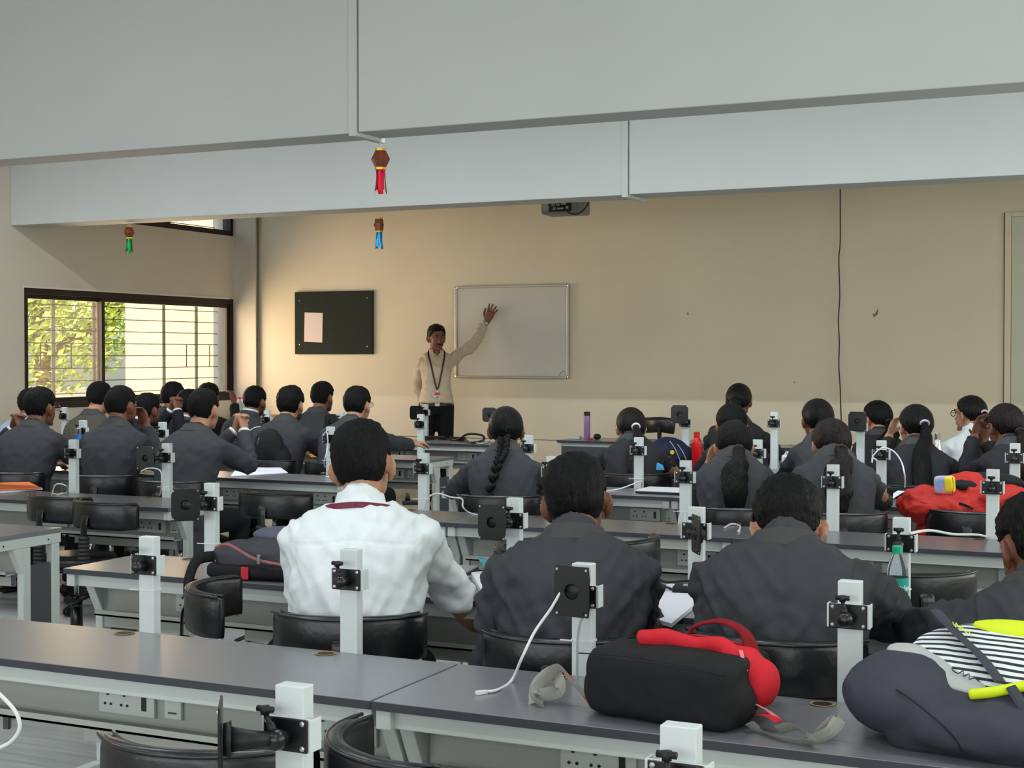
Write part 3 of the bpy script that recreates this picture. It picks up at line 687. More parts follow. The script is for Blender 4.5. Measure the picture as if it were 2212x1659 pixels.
def hair_cap(style, hv, seed, near):
    """deformed sphere in head space; hairline falls from forehead over the ears to the nape"""
    import bmesh
    bm = bmesh.new(); bmesh.ops.create_icosphere(bm, subdivisions=5 if near else 4, radius=1)
    o = seed*7.3
    fem = style in ('pony','braid','bun','curlypony','longpony')
    for v in bm.verts:
        d = v.co.normalized(); az = abs(atan2(d.x, d.y)); el = math.asin(max(-1, min(1, d.z)))   # az 0 front, pi back
        if fem: lim = R(34)*(1-min(1, az/R(75))**2) - R(4) if az < R(75) else R(-4)-R(44)*min(1, (az-R(75))/R(60))
        else:
            lim = R(30) if az < R(40) else (R(30)-R(38)*min(1,(az-R(40))/R(24)) if az < R(64) else (R(-8) if az < R(72) else (R(-8)+R(13)*min(1,(az-R(72))/R(8)) if az < R(102) else R(5)-R(55)*min(1,(az-R(102))/R(20)))))
        m = max(0, min(1, (el-lim)/R(7))); m = m*m*(3-2*m)
        up = max(0, min(1, (el-R(-15))/R(45))); top = max(0, min(1, (el-R(5))/R(50)))
        th = .010
        if style == 'short': th = .0035+.010*top
        elif style == 'quiff': th = .005+.013*top+.012*top*max(0, d.y*.9+.3)
        elif style == 'full': th = .007+.013*top
        elif style == 'mop': th = .010+.014*top
        elif style == 'crop': th = .003+.007*up
        elif fem: th = .012
        if style == 'quiff' : pass
        r0 = V((d.x*.0775, d.y*.098, d.z*.094))
        sk = r0.length
        q = V((d.x*9+o, d.y*9, d.z*4))
        nz = noise.noise(q)*.5 + noise.noise(q*2.3)*.35
        st = noise.noise(V((atan2(d.x, d.y+.3)*9+o, el*2.2, o)))
        amp = {'short':.004,'quiff':.0065,'full':.007,'mop':.008,'crop':.002}.get(style, .0018)
        fine = noise.noise(V((d.x*34+o, d.y*34, d.z*12)))*(.45 if not fem else .1)
        rad = (sk*1.0+th+amp*(nz*.9+st*.6+fine)*(.4+.6*up if not fem else 1)); rad = max(rad, sk+.003)
        low = sk*.90
        v.co = d*(low+(rad-low)*m)
        if el < R(-20) and az > R(95): v.co.y += .006*m   # nape follows the neck
    me = bpy.data.meshes.new('hair'); bm.to_mesh(me); bm.free(); return me
HEADC = V((0,-.012,.02))
def person(X, Y, ztop, label, heading=0., hyaw=0., hpitch=0., hroll=0., lean=.16, arms=None, hair='short', hm=None, sk=None, jk=None, near=0, glasses=None, collar=True, white_collar=False, legs=True, seat=.49, stoop=.0, widen=1.0, lanyard=False, chair_label=None, chair_rz=None, beard=False, hands=True, tr=None, chair_dz=0, tall=None, top_off=None, fold=1.0, sleeve=1.0, standing=False, mous=False, chair_back=.03):
    hm = hm or HA; sk = sk or SK1; jk = jk or J1; tr = tr or TR
    th = {'short':.013,'quiff':.017,'full':.018,'mop':.022,'crop':.008}.get(hair, .012)
    root_loc = V((X, Y, 0)); body = MB()
    hz = ztop-.114-th
    if hpitch > .3: hz = ztop-.105-th
    Hc = V((0, 0, hz))
    HM = Matrix.Translation(Hc) @ Matrix.Rotation(hyaw, 4, 'Z') @ Matrix.Rotation(-hpitch, 4, 'X') @ Matrix.Rotation(hroll, 4, 'Y')
    nb = Hc+V((0, -.048-.04*stoop, -.136+.045*stoop))         # neck base
    vox = .0050 if near else .0072
    # head
    body.ell(HEADC, (.0765,.097,.093), 20, 14, HM)
    body.ell((0,.034,-.03), (.062,.06,.078), 16, 12, HM); body.ell((0,.045,-.078), (.043,.043,.034), 14, 10, HM)
    body.ell((0,.03,-.062), (.057,.048,.045), 14, 10, HM)
    body.tube([(0,.078,.018),(0,.097,-.012),(0,.109,-.034),(0,.088,-.045)], [.008,.0095,.0145,.011], 8, M=HM)
    body.ell((0,.084,.024), (.05,.016,.010), 12, 8, HM); body.ell((0,.089,-.062), (.022,.011,.0075), 10, 6, HM); body.ell((0,.086,-.098), (.02,.016,.014), 10, 6, HM)
    for sx in (-1,1):
        E = HM @ Matrix.Translation((sx*.079,-.006,-.014)) @ Matrix.Rotation(sx*R(26),4,'Z')
        body.ell((0,0,0), (.0075,.017,.029), 10, 10, E)
        body.tube([(sx*.006,.008,-.024),(sx*.007,-.010,-.018),(sx*.010,-.019,.004),(sx*.009,-.012,.026),(sx*.004,.006,.032),(sx*.002,.016,.02)], [.006,.0058,.0052,.0055,.0055,.005], 8, M=E)
        body.ell((0,.006,-.028), (.007,.009,.010), 8, 8, E)
    nt0 = HM @ V((0,-.02,-.045)); nm = (nt0+nb)/2+V((0,-.004,0))
    body.tube([nt0, nm, nb+V((0,0,-.02)), nb+V((0,.01,-.08))], [(.056,.06),(.054,.057),(.06,.062),(.075,.07)], 16, up=(0,1,.01))
    # spine
    pel = V((0, nb.y-lean, seat+.075)) if not standing else V((0, nb.y+.01, nb.z-.44))
    mid = (nb+pel)/2+V((0, -.035-.02*stoop, 0))
    sp = []
    for i in range(11):
        t = i/10; sp.append(pel*(1-t)**2+mid*2*t*(1-t)+nb*t*t)
    wd = widen
    prof = [(.172,.125),(.166,.122),(.154,.112),(.150,.108),(.154,.112),(.162,.116),(.170,.118),(.178,.114),(.180,.102),(.146,.084),(.060,.056)]
    if fem_style(hair): prof = [(.168,.122),(.160,.116),(.142,.104),(.136,.100),(.138,.105),(.145,.110),(.152,.110),(.158,.104),(.156,.092),(.124,.076),(.054,.052)]
    zsh = [0,0,0,0,0,0,0,0,-.006,-.006,0]
    pts = [sp[i]+V((0,0,zsh[i])) for i in range(11)]
    body.tube(pts, [(a*.9*wd, c*.86) for a, c in prof], 18, up=(0,1,0), sq=2.3)
    fem = fem_style(hair)
    sw = (.150 if not fem else .132)*wd
    shz = nb.z-(.082 if not fem else .088); shy = (sp[9].y+sp[8].y)/2
    cl = MB()   # jacket
    g = 1.06 if jk is not SH else 1.02
    prof2 = [(a*wd*g+.004, c*g+.006) for a, c in prof]
    hem = [pel+V((0,.02,-.10)), pel+V((0,.01,-.04))] if not standing else [pel+V((0,0,-.045))]
    P2 = hem+pts[:]; R2 = [(prof2[0][0]+.012, prof2[0][1]+.014), (prof2[0][0]+.01, prof2[0][1]+.01)][:len(hem)]+prof2
    R2[-1] = (.066,.060)
    P2.append(nb+V((0,.014,.008))); R2.append((.060,.060))
    cl.tube(P2, R2, 22, up=(0,1,0), sq=2.3)
    WR = {}
    A_ = arms or {}
    for sx, nm_ in ((-1,'L'),(1,'R')):
        S = V((sx*sw, shy, shz))
        spec = A_.get(nm_, {})
        T = V(spec.get('w', (sx*.13, .25, .80)))
        pole = V(spec.get('pole', (sx*.9, -.3, -.6)))
        la, lb = (.285,.25) if not fem else (.265,.235)
        if 'la' in spec: la, lb = spec['la']
        El_, T = ik(S, T, la, lb, pole)
        d = (T-El_).normalized()
        if hands:
            f = V(spec.get('f', tuple(d))); n = V(spec.get('n', (0,0,-1)))
            if abs(f.normalized().dot(n.normalized())) > .97: n = V((0,1,0)) if abs(f.y) < .8 else V((0,0,-1))
            hand(body, T+d*.012, f, n, sx, spec.get('curl', .55), spec.get('spread', .08), spec.get('k', .97 if not fem else .9))
        body.tube([S, S*.5+El_*.5, El_, El_*.5+T*.5, T+d*.012], [.045,.043,.036,.033,.0255], 12)
        cut = spec.get('cut', 1.0)*sleeve
        q_ = (.043 if not fem else .038)
        cl.tube([nb+V((sx*.030,-.004,-.040)), nb*.5+S*.5+V((0,-.004,.006)), S+V((-sx*.012,0,.010))], [(q_,q_*.95),(q_*1.12,q_*1.0),(q_*1.2,q_*1.1)], 14)
        Te = El_+(T-El_)*cut
        r = (.061,.057,.051,.047,.040) if not fem else (.053,.049,.045,.041,.035)
        if jk is SH or jk is SHC: r = (.060,.056,.052,.047,.040) if jk is SH else (.055,.049,.044,.040,.033)
        cl.tube([S+V((-sx*.045,0,.008)), S+V((sx*.008,0,-.014)), S*.5+El_*.5, El_+d*.012, El_*.45+Te*.55, Te], [r[0]*.96, r[0], r[1], r[2]*1.03, r[3], r[4]], 14)
        if white_collar or spec.get('cuff'):
            WR[sx] = (Te-d*.004, Te+d*.014, r[4]*.86)
    bme = remesh(body, vox, 2, (.6 if near else .5))
    P = mesh_obj('person', bme, sk)
    P.location = root_loc; P.rotation_euler = (0,0,heading)
    tag(P, label, 'person')
    jme = remesh(cl, .0072 if near else .011, 3)
    # folds
    ar = [v.co.copy() for v in jme.vertices]; nr = [v.normal.copy() for v in jme.vertices]
    o = X*3.1+Y; shirt = jk in (SH, SHC)
    for v, c, n in zip(jme.vertices, ar, nr):
        side = abs(c.x)/(sw+.02); low = max(0, 1-(c.z-pel.z)/.35)
        q = noise.noise(V((c.x*7+o, c.y*7, c.z*13+c.x*6)))*.5+noise.noise(V((c.x*16+o, c.y*16, c.z*34+c.x*18*(1 if c.x > 0 else -1))))*.32
        ridge = 1-abs(noise.noise(V((c.x*6+o+5, c.y*6, c.z*12-abs(c.x)*16))))*2.6
        amp = (.0045+.0045*low+.0045*max(0, side-.8)*3)*fold
        dd = q*amp*1.3 + max(0, ridge)*amp*.75
        if shirt:
            rr = 1-abs(noise.noise(V((c.x*11+o, c.y*7, c.z*3.5+c.x*3))))*3.2
            dd = dd*1.0+max(0, rr)*.006*fold
        if near and not shirt:
            if abs(c.x) < .0045 and c.y < nb.y: dd -= .003
        if near:
            k = abs(abs(c.x)-(sw+.004)-.10*max(0, shz-.02-c.z)*0); 
            if k < .007 and c.z > shz-.13: dd -= .004*(1-k/.007)
            if shirt and abs(c.z-(nb.z-.085)+.02*abs(c.x)/.2) < .0045 and c.y < shy and abs(c.x) < sw: dd -= .0025
        v.co = c+n*dd
    jme.update()
    nmj = 'shirt' if shirt or jk is BL else 'blazer'
    JK = mesh_obj(nmj, jme, jk, P)
    for sx, (p, q, r) in WR.items():
        b = MB(); b.tube([p, q], [r, r*.98], 14); b.build('shirt_cuff', SH, P, smooth=True)
    # collar bands
    def band(r0, r1, z0, z1, tilt, m, name, th_=.004, back=.0, yo=0.):
        n = 28; rs = []
        for j in range(n+1):
            a = R(-150)+R(300)*j/n   # 0 = back
            ring = []
            for (rr, zz) in ((r0, z0), (r1, z1), (r1+th_, z1), (r0+th_+.003, z0)):
                ring.append(nb+V((sin(a)*rr*.98, -cos(a)*rr*1.0+yo+(zz)*.25, zz-tilt*(1-cos(a))*.5)))
            rs.append(ring)
        b = MB(); b.rings(rs); b.build(name, m, P, smooth=False, bevel=.0012)
    if collar:
        if jk in (SH, SHC, BL): band(.076,.063,-.010,.046,.035, jk, 'shirt_collar', back=0)
        else:
            if white_collar: band(.064,.06,.01,.055,.03, SH, 'shirt_collar')
            from mathutils.bvhtree import BVHTree
            bv = BVHTree.FromPolygons([v.co for v in jme.vertices], [tuple(p.vertices) for p in jme.polygons])
            n = 32; rs = []
            for j in range(n+1):
                a = R(-140)+R(280)*j/n; dz = .028*(1-cos(a)); d = V((sin(a), -cos(a), 0))
                ring = []
                for (zz, off, base) in ((-.020-dz, .001, 1), (-.020-dz, .008, 1), (.008-dz, .0085, 1), (.044-dz*.8, .0, 0), (.040-dz*.8, -.006, 0)):
                    if base:
                        o_ = nb+V((0,.004,zz)); h_ = bv.ray_cast(o_+d*.20, -d, .19); rr = (h_[0]-o_).length if h_[0] is not None else .085
                        rr = min(rr, .097)
                    else: rr = .0735
                    ring.append(nb+V((0,.004,zz))+d*(max(rr, .066)+off))
                rs.append(ring)
            b = MB(); b.rings(rs); b.build('blazer_collar', JC, P, smooth=False, bevel=.001)
    if lanyard:
        n = 40; rs = []
        for j in range(n+1):
            a = R(-112)+R(224)*j/n; zz = .008-.05*(1-cos(a))*.5; rr = .087+.014*abs(sin(a))
            c = nb+V((sin(a)*rr, -cos(a)*rr, zz)); od = V((sin(a), -cos(a), .25)).normalized()
            rs.append([c+V((0,0,-.0085)), c+V((0,0,.0085)), c+V((0,0,.0085))+od*.0015, c+V((0,0,-.0085))+od*.0015])
        b = MB(); b.rings(rs); b.build('lanyard', M_lany, P)
    # legs
    if legs:
        L = MB(); pz = pel.z-.03
        L.tube([pel+V((0,-.01,.08 if not standing else -.05)), pel+V((0,0,0 if not standing else -.09)), pel+V((0,.06 if not standing else 0,-.07 if not standing else -.16))], [(.158*(wd if standing else 1),.11),(.172*(wd if standing else 1),.122),(.15*(wd if standing else 1),.1)], 18, up=(0,1,0), sq=2.3)
        feet = []
        for sx in (-1,1):
            if not standing:
                h = V((sx*.09, pel.y+.02, seat+.075)); k = V((sx*.14, pel.y+.43, seat+.05)); an = V((sx*.13, pel.y+.34, .09))
                L.tube([h, h*.5+k*.5, k], [.088,.078,.062], 14); L.tube([k, k*.5+an*.5, an], [.062,.055,.048], 14); L.ell(k, (.062,.062,.062))
            else:
                h = V((sx*.085, pel.y, pel.z-.05)); k = V((sx*.095, pel.y+.01, .5)); an = V((sx*.1, pel.y-.01, .07))
                L.tube([h, k, an], [.09,.066,.055], 14)
            feet.append(an)
        tme = remesh(L, .018, 2); mesh_obj('trousers', tme, tr, P)
        for an in feet:
            b = MB(); p = V((an.x, an.y, 0))
            b.tube([p+V((0,-.07,.03)), p+V((0,-.05,.045)), p+V((0,.03,.05)), p+V((0,.11,.033)), p+V((0,.18,.022)), p+V((0,.2,.02))], [(.02,.02),(.036,.045),(.038,.05),(.045,.033),(.036,.022),(.012,.012)], 12, up=(0,0,1))
            b.build('shoe', M_shoe, P, smooth=True)
    # hair
    hme = hair_cap(hair, None, X+Y*2, near); hme.transform(HM @ Matrix.Translation(HEADC)); H = mesh_obj('hair', hme, hm, P)
    # face pieces
    for sx in (-1,1):
        b = MB(); b.ell((sx*.031,.0785,.008), (.0115,.0098,.006), 12, 8, HM); e = b.build('eye', M_eye, P, smooth=True)
        b = MB(); b.ell((sx*.032,.0868,.008), (.0055,.0042,.0052), 10, 6, HM); b.build('iris', M_iris, e, smooth=True)
        b = MB(); b.tube([HM @ V((sx*.014,.0965,.026)), HM @ V((sx*.033,.0945,.0315)), HM @ V((sx*.05,.080,.026))], [.003,.004,.002], 6); b.build('eyebrow', HA, P, smooth=True)
    b = MB(); b.ell((0,.0975,-.0585), (.021,.0045,.0035), 10, 6, HM); b.ell((0,.0975,-.066), (.018,.0045,.0042), 10, 6, HM); b.build('lips', M_lip, P, smooth=True)
    if mous:
        b = MB(); b.tube([HM @ V((-.026,.094,-.056)), HM @ V((-.012,.1025,-.0515)), HM @ V((0,.103,-.050)), HM @ V((.012,.1025,-.0515)), HM @ V((.026,.094,-.056))], [.0025,.0045,.004,.0045,.0025], 6); b.build('moustache', HA, P, smooth=True)
    if beard:
        b = MB(); b.ell((0,.047,-.080), (.0455,.0455,.034), 16, 10, HM); b.ell((0,.027,-.066), (.0595,.045,.042), 16, 10, HM); b.build('stubble_beard', mat('dark_stubble', (60,42,36), .8), P, smooth=True)
    if glasses:
        gm = M_spec if glasses == 'black' else M_gspec; b = MB()
        for sx in (-1,1):
            c = V((sx*.034,.105,.004)); b.tube([HM @ (c+V((.024*cos(2*pi*k/16), 0, .02*sin(2*pi*k/16)))) for k in range(16)], .0016 if glasses != 'black' else .0024, 6, closed=True)
            b.tube([HM @ V((sx*.058,.104,.01)), HM @ V((sx*.078,.07,.012)), HM @ V((sx*.083,0,.010))], .0018, 6)
        b.tube([HM @ V((-.01,.106,.008)), HM @ V((.01,.106,.008))], .0016, 6)
        gl = b.build('spectacles', gm, P, smooth=True)
        for sx in (-1,1):
            b = MB(); b.lathe([(.0225,0),(.0225,.001)], 16, M=HM @ Matrix.Translation((sx*.034,.105,.004)) @ Matrix.Rotation(pi/2,4,'X')); b.build('spectacle_lens', M_lens, gl)
    # long hair
    P['_x'] = 0; del P['_x']
    T = HM @ Matrix.Translation(HEADC)
    if fem_style(hair):
        JV = [v.co.copy() for v in JK.data.vertices if v.co.y < nb.y+.02]
        def backy(x, z):
            c = [v.y for v in JV if abs(v.x-x) < .03 and abs(v.z-z) < .02]
            return min(c) if c else 9
        tails(P, T, Hc, nb, hair, hm, X+Y, near, backy)
    if chair_label:
        M = Matrix.Translation(root_loc) @ Matrix.Rotation(heading, 4, 'Z'); c = M @ V((0, pel.y+chair_back, 0))
        chair(c.x, c.y, chair_rz if chair_rz is not None else heading, chair_label, chair_dz)
    return P, HM, nb, pel
def fem_style(h): return h in ('pony','braid','bun','curlypony','longpony')
def tails(P, T, Hc, nb, style, hm, seed, near, backy=None):
    def out(pth, r):
        for i, p in enumerate(pth):
            rr = r[i] if isinstance(r, list) else r
            p.y = min(p.y, backy(p.x, p.z)-rr*.75)
        for _ in range(3):
            for i in range(1, len(pth)-1): pth[i].y = min(pth[i].y, (pth[i-1].y+pth[i+1].y)/2)
        return pth
    b0 = T @ V((0,-.100,-.005)) if style != 'bun' else T @ V((0,-.10,-.03))
    if style == 'bun':
        b = MB(); b.ell((0,0,0), (.045,.035,.04), 16, 12, Matrix.Translation(b0)); me = b.mesh('hair_bun'); _ns(me, seed, .004, 20, 20); mesh_obj('hair_bun', me, hm, P); return
    if style == 'braid':
        st = T @ V((0,-.088,-.06)); end = nb+V((-.075,-.165,-.42)); ctrl = [st, st+V((0,-.03,-.06)), nb+V((-.012,-.105,-.06)), nb+V((-.05,-.135,-.2)), nb+V((-.07,-.15,-.32)), end]
        pth = out(bez(ctrl, 8), .022); n = 17
        b = MB()
        for i in range(n):
            t = i/(n-1)*(len(pth)-1); k = int(min(t, len(pth)-2)); p = pth[k].lerp(pth[k+1], t-k); r = .026*(1-.45*i/n)
            for sx in (-1,1):
                M = Matrix.Translation(p+V((sx*r*.5, 0, (.006 if sx > 0 else -.006)))) @ Matrix.Rotation(sx*R(32), 4, 'Y')
                b.ell((0,0,0), (r*.68, r*.64, r*1.15), 10, 8, M)
        b.build('braid', hm, P, smooth=True)
        b = MB(); b.tube([pth[-1], pth[-1]+V((-.005,0,-.05))], [.011,.003], 8); b.build('braid_end', hm, P, smooth=True); return
    ti = T @ V((0,-.098,.0))
    if style == 'pony':   ctrl = [ti+V((0,.02,.005)), ti+V((0,-.03,-.02)), ti+V((0,-.05,-.09)), nb+V((-.01,-.11,-.05)), nb+V((-.02,-.125,-.17)), nb+V((-.03,-.13,-.28))]; rr = [.022,.02,.036,.042,.036,.014]
    elif style == 'longpony': ctrl = [ti+V((0,.02,.015)), ti+V((0,-.03,-.01)), ti+V((0.0,-.05,-.08)), nb+V((.01,-.11,-.05)), nb+V((.01,-.13,-.22)), nb+V((.01,-.135,-.40))]; rr = [.022,.02,.035,.048,.055,.03]
    else: ctrl = [ti+V((0,.02,-.03)), ti+V((0,-.025,-.05)), ti+V((0,-.05,-.11)), nb+V((0,-.115,-.06)), nb+V((-.005,-.13,-.15)), nb+V((0,-.13,-.24))]; rr = [.022,.024,.045,.06,.058,.022]
    pth = bez(ctrl, 6); rad = []
    for i in range(len(pth)):
        t = i/6; k = int(min(t, len(rr)-2)); rad.append(rr[k]+(rr[k+1]-rr[k])*(t-k))
    pth = out(pth, [r*.72 for r in rad])
    b = MB(); b.tube(pth, [(r, r*.72) for r in rad], 24, up=(0,1,0)); me = b.mesh('ponytail')
    _ns(me, seed, .010 if style == 'curlypony' else .004, 26, 12 if style == 'curlypony' else 6); mesh_obj('ponytail', me, hm, P)
    b = MB(); M = Matrix.Translation(pth[4]); d = (pth[5]-pth[3]).normalized(); q = d.to_track_quat('Z','Y').to_matrix().to_4x4()
    c = MB(); c.tube([(.021*cos(2*pi*k/14), .019*sin(2*pi*k/14), 0) for k in range(14)], .007, 8, closed=True, M=M @ q)
    P['tie'] = 1; del P['tie']
    c.build('hair_tie', TIE.get('m') or M_blackm, P, smooth=True)
TIE = {}
def _ns(me, o, amp, s, sz):
    nn = [v.normal.copy() for v in me.vertices]
    for v, n in zip(me.vertices, nn):
        c = v.co.copy(); v.co = c+n*amp*(noise.noise(V((c.x*s*2+o, c.y*s*2, c.z*sz)))+.5*noise.noise(V((c.x*s*5+o, c.y*s*5, c.z*sz*2.5))))
# ------------------------------------------------------------ who sits where (photo pixel of the head, distance of its row)
def loc(px, py, Y, X0, Y0, h):
    p = aty(px, py, Y)-V((X0, Y0, 0)); c, s = cos(-h), sin(-h); return (p.x*c-p.y*s, p.x*s+p.y*c, p.z)
def sit(px, top, Y, label, **k):
    p = aty(px, top, Y); return person(p.x, Y, p.z, label, **k)
def tabarms(zt=.795, w=.12, f=.27, pole=.9, **k):
    return {'L': dict(w=(-w, f, zt), pole=(-pole, -.2, -.5), f=(.35,.9,-.05), **k), 'R': dict(w=(w, f, zt), pole=(pole, -.2, -.5), f=(-.35,.9,-.05), **k)}
def claspd(hz, y=.22, x=0., curl=1.15):
    return {'L': dict(w=(x-.038, y, hz), pole=(-.5,.1,-1), f=(.25,.15,.9), n=(1,.1,0), curl=curl, cuff=1), 'R': dict(w=(x+.038, y, hz), pole=(.5,.1,-1), f=(-.25,.15,.9), n=(-1,.1,0), curl=curl, cuff=1)}
# foreground row --------------------------------------------------------
Y1 = 3.60; p = aty(784, 908, Y1); h = R(25)
person(p.x, Y1, p.z, 'person in white shirt and maroon lanyard seen from behind, seated in the foreground', heading=h, hyaw=R(-7), hroll=R(-7), stoop=.75, lean=.12, hair='quiff', sk=SK3, jk=SH, near=1, lanyard=True, fold=1.4, widen=1.04,
    arms={'L': dict(w=(-.12,.20,.65), pole=(-.08,-1,-.2), f=(.2,.9,-.3)), 'R': dict(w=(.30,.30,.66), pole=(.25,-.6,-.8), f=(.4,.7,-.5), cut=.22, n=(0,0,-1), curl=.5)}, chair_label='black vinyl chair with low curved back under the white-shirted student', chair_rz=R(21), chair_back=-.0)
p = aty(1246, 980, 3.62); h = R(19)
person(p.x, 3.62, p.z, 'person in charcoal blazer, short black hair, seated right of the white shirt', heading=h, hyaw=R(-3), hroll=R(-6), stoop=1.3, lean=.14, hair='quiff', sk=SK2, jk=J1, near=1, fold=2.3, widen=1.02,
    arms={'L': dict(w=(-.16,.12,.64), pole=(-.25,-1,-.2), f=(.1,.6,-.7), curl=.8), 'R': dict(w=(.13,.27,.80), pole=(.3,-1,-.5), f=(-.2,.9,-.1))}, chair_label='black vinyl chair under the charcoal-blazered student beside the white shirt', chair_rz=R(10), chair_back=.0)
p = aty(1708, 1033, 3.68); h = R(12)
person(p.x, 3.66, p.z, 'person in charcoal blazer, tousled black head bowed over the right foreground table', heading=h, hyaw=R(2), hpitch=.75, hroll=R(-4), stoop=2.7, lean=.12, hair='mop', sk=SK3, jk=J1, near=1, fold=2.3, widen=1.04,
    arms={'L': dict(w=(-.08,.30,.80), pole=(-1,-.25,-.35), f=(.6,.8,0)), 'R': dict(w=(.16,.28,.80), pole=(1,-.35,-.45), f=(-.6,.8,0))}, chair_label='black vinyl chair with wide back under the student with bowed head', chair_rz=R(4), chair_back=-.02, chair_dz=.045)
p = aty(2238, 1062, 3.66)
person(p.x, 3.66, p.z, 'person in charcoal blazer cropped by the right edge, elbow resting on the table', heading=R(12), hyaw=R(24), hpitch=.25, stoop=1.4, lean=.16, hair='full', sk=SK2, jk=J1, near=1, fold=2.0, widen=1.0,
    arms={'L': dict(w=(-.10,.26,.81), pole=(-1,-.35,-.3), f=(.6,.8,0)), 'R': dict(w=(.16,.24,.81), pole=(1,-.2,-.5))}, chair_label='black vinyl chair under the student cropped by the right edge', chair_rz=R(5))
# row in front of the fourth tables ------------------------------------
sit(88, 835, 6.8, 'person with gold-rimmed spectacles and thick hair in charcoal blazer, far left', heading=R(12), hyaw=R(-10), stoop=.7, lean=.17, hair='full', sk=SK2, glasses='gold', arms=tabarms(), chair_label='black vinyl chair under the bespectacled student at far left', widen=1.0)
sit(263, 832, 6.8, 'person in charcoal blazer with faded haircut resting chin on one hand, left group', heading=R(16), hyaw=R(-18), stoop=.7, lean=.11, widen=.92, hair='short', sk=SK2, hm=HF, beard=True,
    arms={'L': dict(w=(-.1,.25,.80), pole=(-.9,0,-.5), f=(.4,.9,0)), 'R': dict(w=(.09,.15,1.05), pole=(.3,.3,-1), f=(-.3,-.1,.9), n=(-.3,-1,0), curl=.9)}, chair_label='black vinyl chair under the student resting chin on one hand')
sit(441, 838, 6.75, 'person in long charcoal blazer with cropped hair and clasped raised hands, beside the aisle', heading=R(4), hyaw=R(1), stoop=.6, lean=.2, hair='short', hm=HF, sk=SK3, arms=claspd(1.03, .25, .07), chair_label='black vinyl chair under the student with clasped raised hands', widen=1.0)
sit(1093, 877, 6.75, 'person with long black braid and charcoal blazer, seated in the centre of the room', heading=R(20), hyaw=R(3), stoop=1.0, lean=.18, hair='braid', hm=HB, sk=SK2, arms=tabarms(f=.24, w=.16), chair_label='black vinyl chair under the braided student')
TIE['m'] = None
sit(1584, 908, 6.75, 'person with curly dark ponytail over charcoal blazer, nearest ponytail right of centre', heading=R(18), hyaw=R(10), hpitch=.2, stoop=2.2, lean=.2, hair='curlypony', sk=SK3, arms={'L': dict(w=(-.115,.12,.94), pole=(-.3,.3,-1), f=(.3,-.1,.9), n=(.5,-.5,0), curl=.7), 'R': dict(w=(.08,.27,.80), pole=(.5,-.4,-.5))}, chair_label='black vinyl chair under the student with curly dark ponytail')
sit(1795, 903, 6.75, 'person with brown-tinged ponytail leaning on the table behind the bowed head', heading=R(18), hyaw=R(14), hpitch=.15, stoop=2.2, lean=.2, hair='curlypony', hm=HC, sk=SK3, arms=tabarms(f=.24, w=.15), chair_label='black vinyl chair under the student with brown-tinged ponytail', widen=1.0)
_p = atz(2097, 1106, .80); chair(_p.x-.0, _p.y+.205, R(-3), 'empty black vinyl chair in front of the heaped red bag')
# fifth row -------------------------------------------------------------
sit(217, 823, 8.35, 'person in olive-grey blazer lit by the window, behind the chin-resting student', heading=R(-2), stoop=.5, lean=.15, hair='short', hm=HF, sk=SK3, jk=J3, arms=tabarms(), widen=1.0)
sit(320, 848, 8.5, 'person in dark suit with clasped hands before the mouth, left group under the window', heading=R(-6), stoop=1.0, lean=.15, hair='full', sk=SK2, jk=J4, white_collar=True, arms=claspd(1.06, .24, .02), beard=True)
sit(629, 832, 8.3, 'person in charcoal blazer with bushy hair, dark backpack hanging behind the seat', heading=R(6), stoop=.7, lean=.2, hair='mop', sk=SK3, beard=True, arms=tabarms(f=.25), chair_label='black vinyl chair with dark backpack hung over its back', widen=1.0)
p = aty(773, 833, 8.3)
person(p.x, 8.3, p.z, 'person with round spectacles in charcoal blazer reaching one arm out along the table', heading=R(4), hyaw=R(-2), stoop=.7, lean=.2, hair='full', sk=SK3, glasses='gold', white_collar=False,
    arms={'L': dict(w=(-.12,.25,.8), pole=(-.9,0,-.5)), 'R': dict(w=loc(893, 962, 8.85, p.x, 8.3, R(4)), pole=(.5,-.7,-.5), f=(.6,.7,.1), cuff=1, curl=.7, la=(.32,.29))}, chair_label='black vinyl chair under the student reaching one arm out')
TIE['m'] = SH
sit(1362, 879, 8.3, 'person with white hair tie and brown ponytail, dark blazer, left of the navy backpack', heading=R(26), hyaw=R(10), stoop=1.6, lean=.2, hair='pony', hm=HC, sk=SK3, jk=J2, glasses='gold', arms=tabarms(f=.24, w=.16), chair_label='black vinyl chair under the student with the white hair tie')
TIE['m'] = None
sit(1579, 870, 8.2, 'person in dark blazer partly hidden behind the curly ponytail, beside the red bottle', heading=R(28), hyaw=R(5), stoop=1.4, lean=.2, hair='pony', sk=SK3, jk=J2, arms=tabarms(w=.1, pole=.4))
sit(1765, 860, 8.3, 'person in dark blazer with tied black hair, turned left, behind the brown-tinged ponytail', heading=R(26), hyaw=R(8), stoop=.9, lean=.18, hair='bun', hm=HB, sk=SK2, jk=J1, arms=tabarms(w=.1, pole=.4))
TIE['m'] = mat('lilac_hair_band', (190,170,200), .6)
sit(1977, 872, 8.2, 'person with long straight ponytail in a lilac band, hand at cheek, near the steel flask', heading=R(14), hyaw=R(22), stoop=1.0, lean=.18, hair='longpony', hm=HB, sk=SK3, jk=J2, arms={'L': dict(w=(-.13,.14,1.02), pole=(-.3,.2,-1), f=(.3,-.1,.9), n=(.8,-.5,0), curl=.6), 'R': dict(w=(.16,.24,.80), pole=(.9,-.2,-.5))}, chair_label='black vinyl chair under the student with long straight ponytail')
TIE['m'] = None
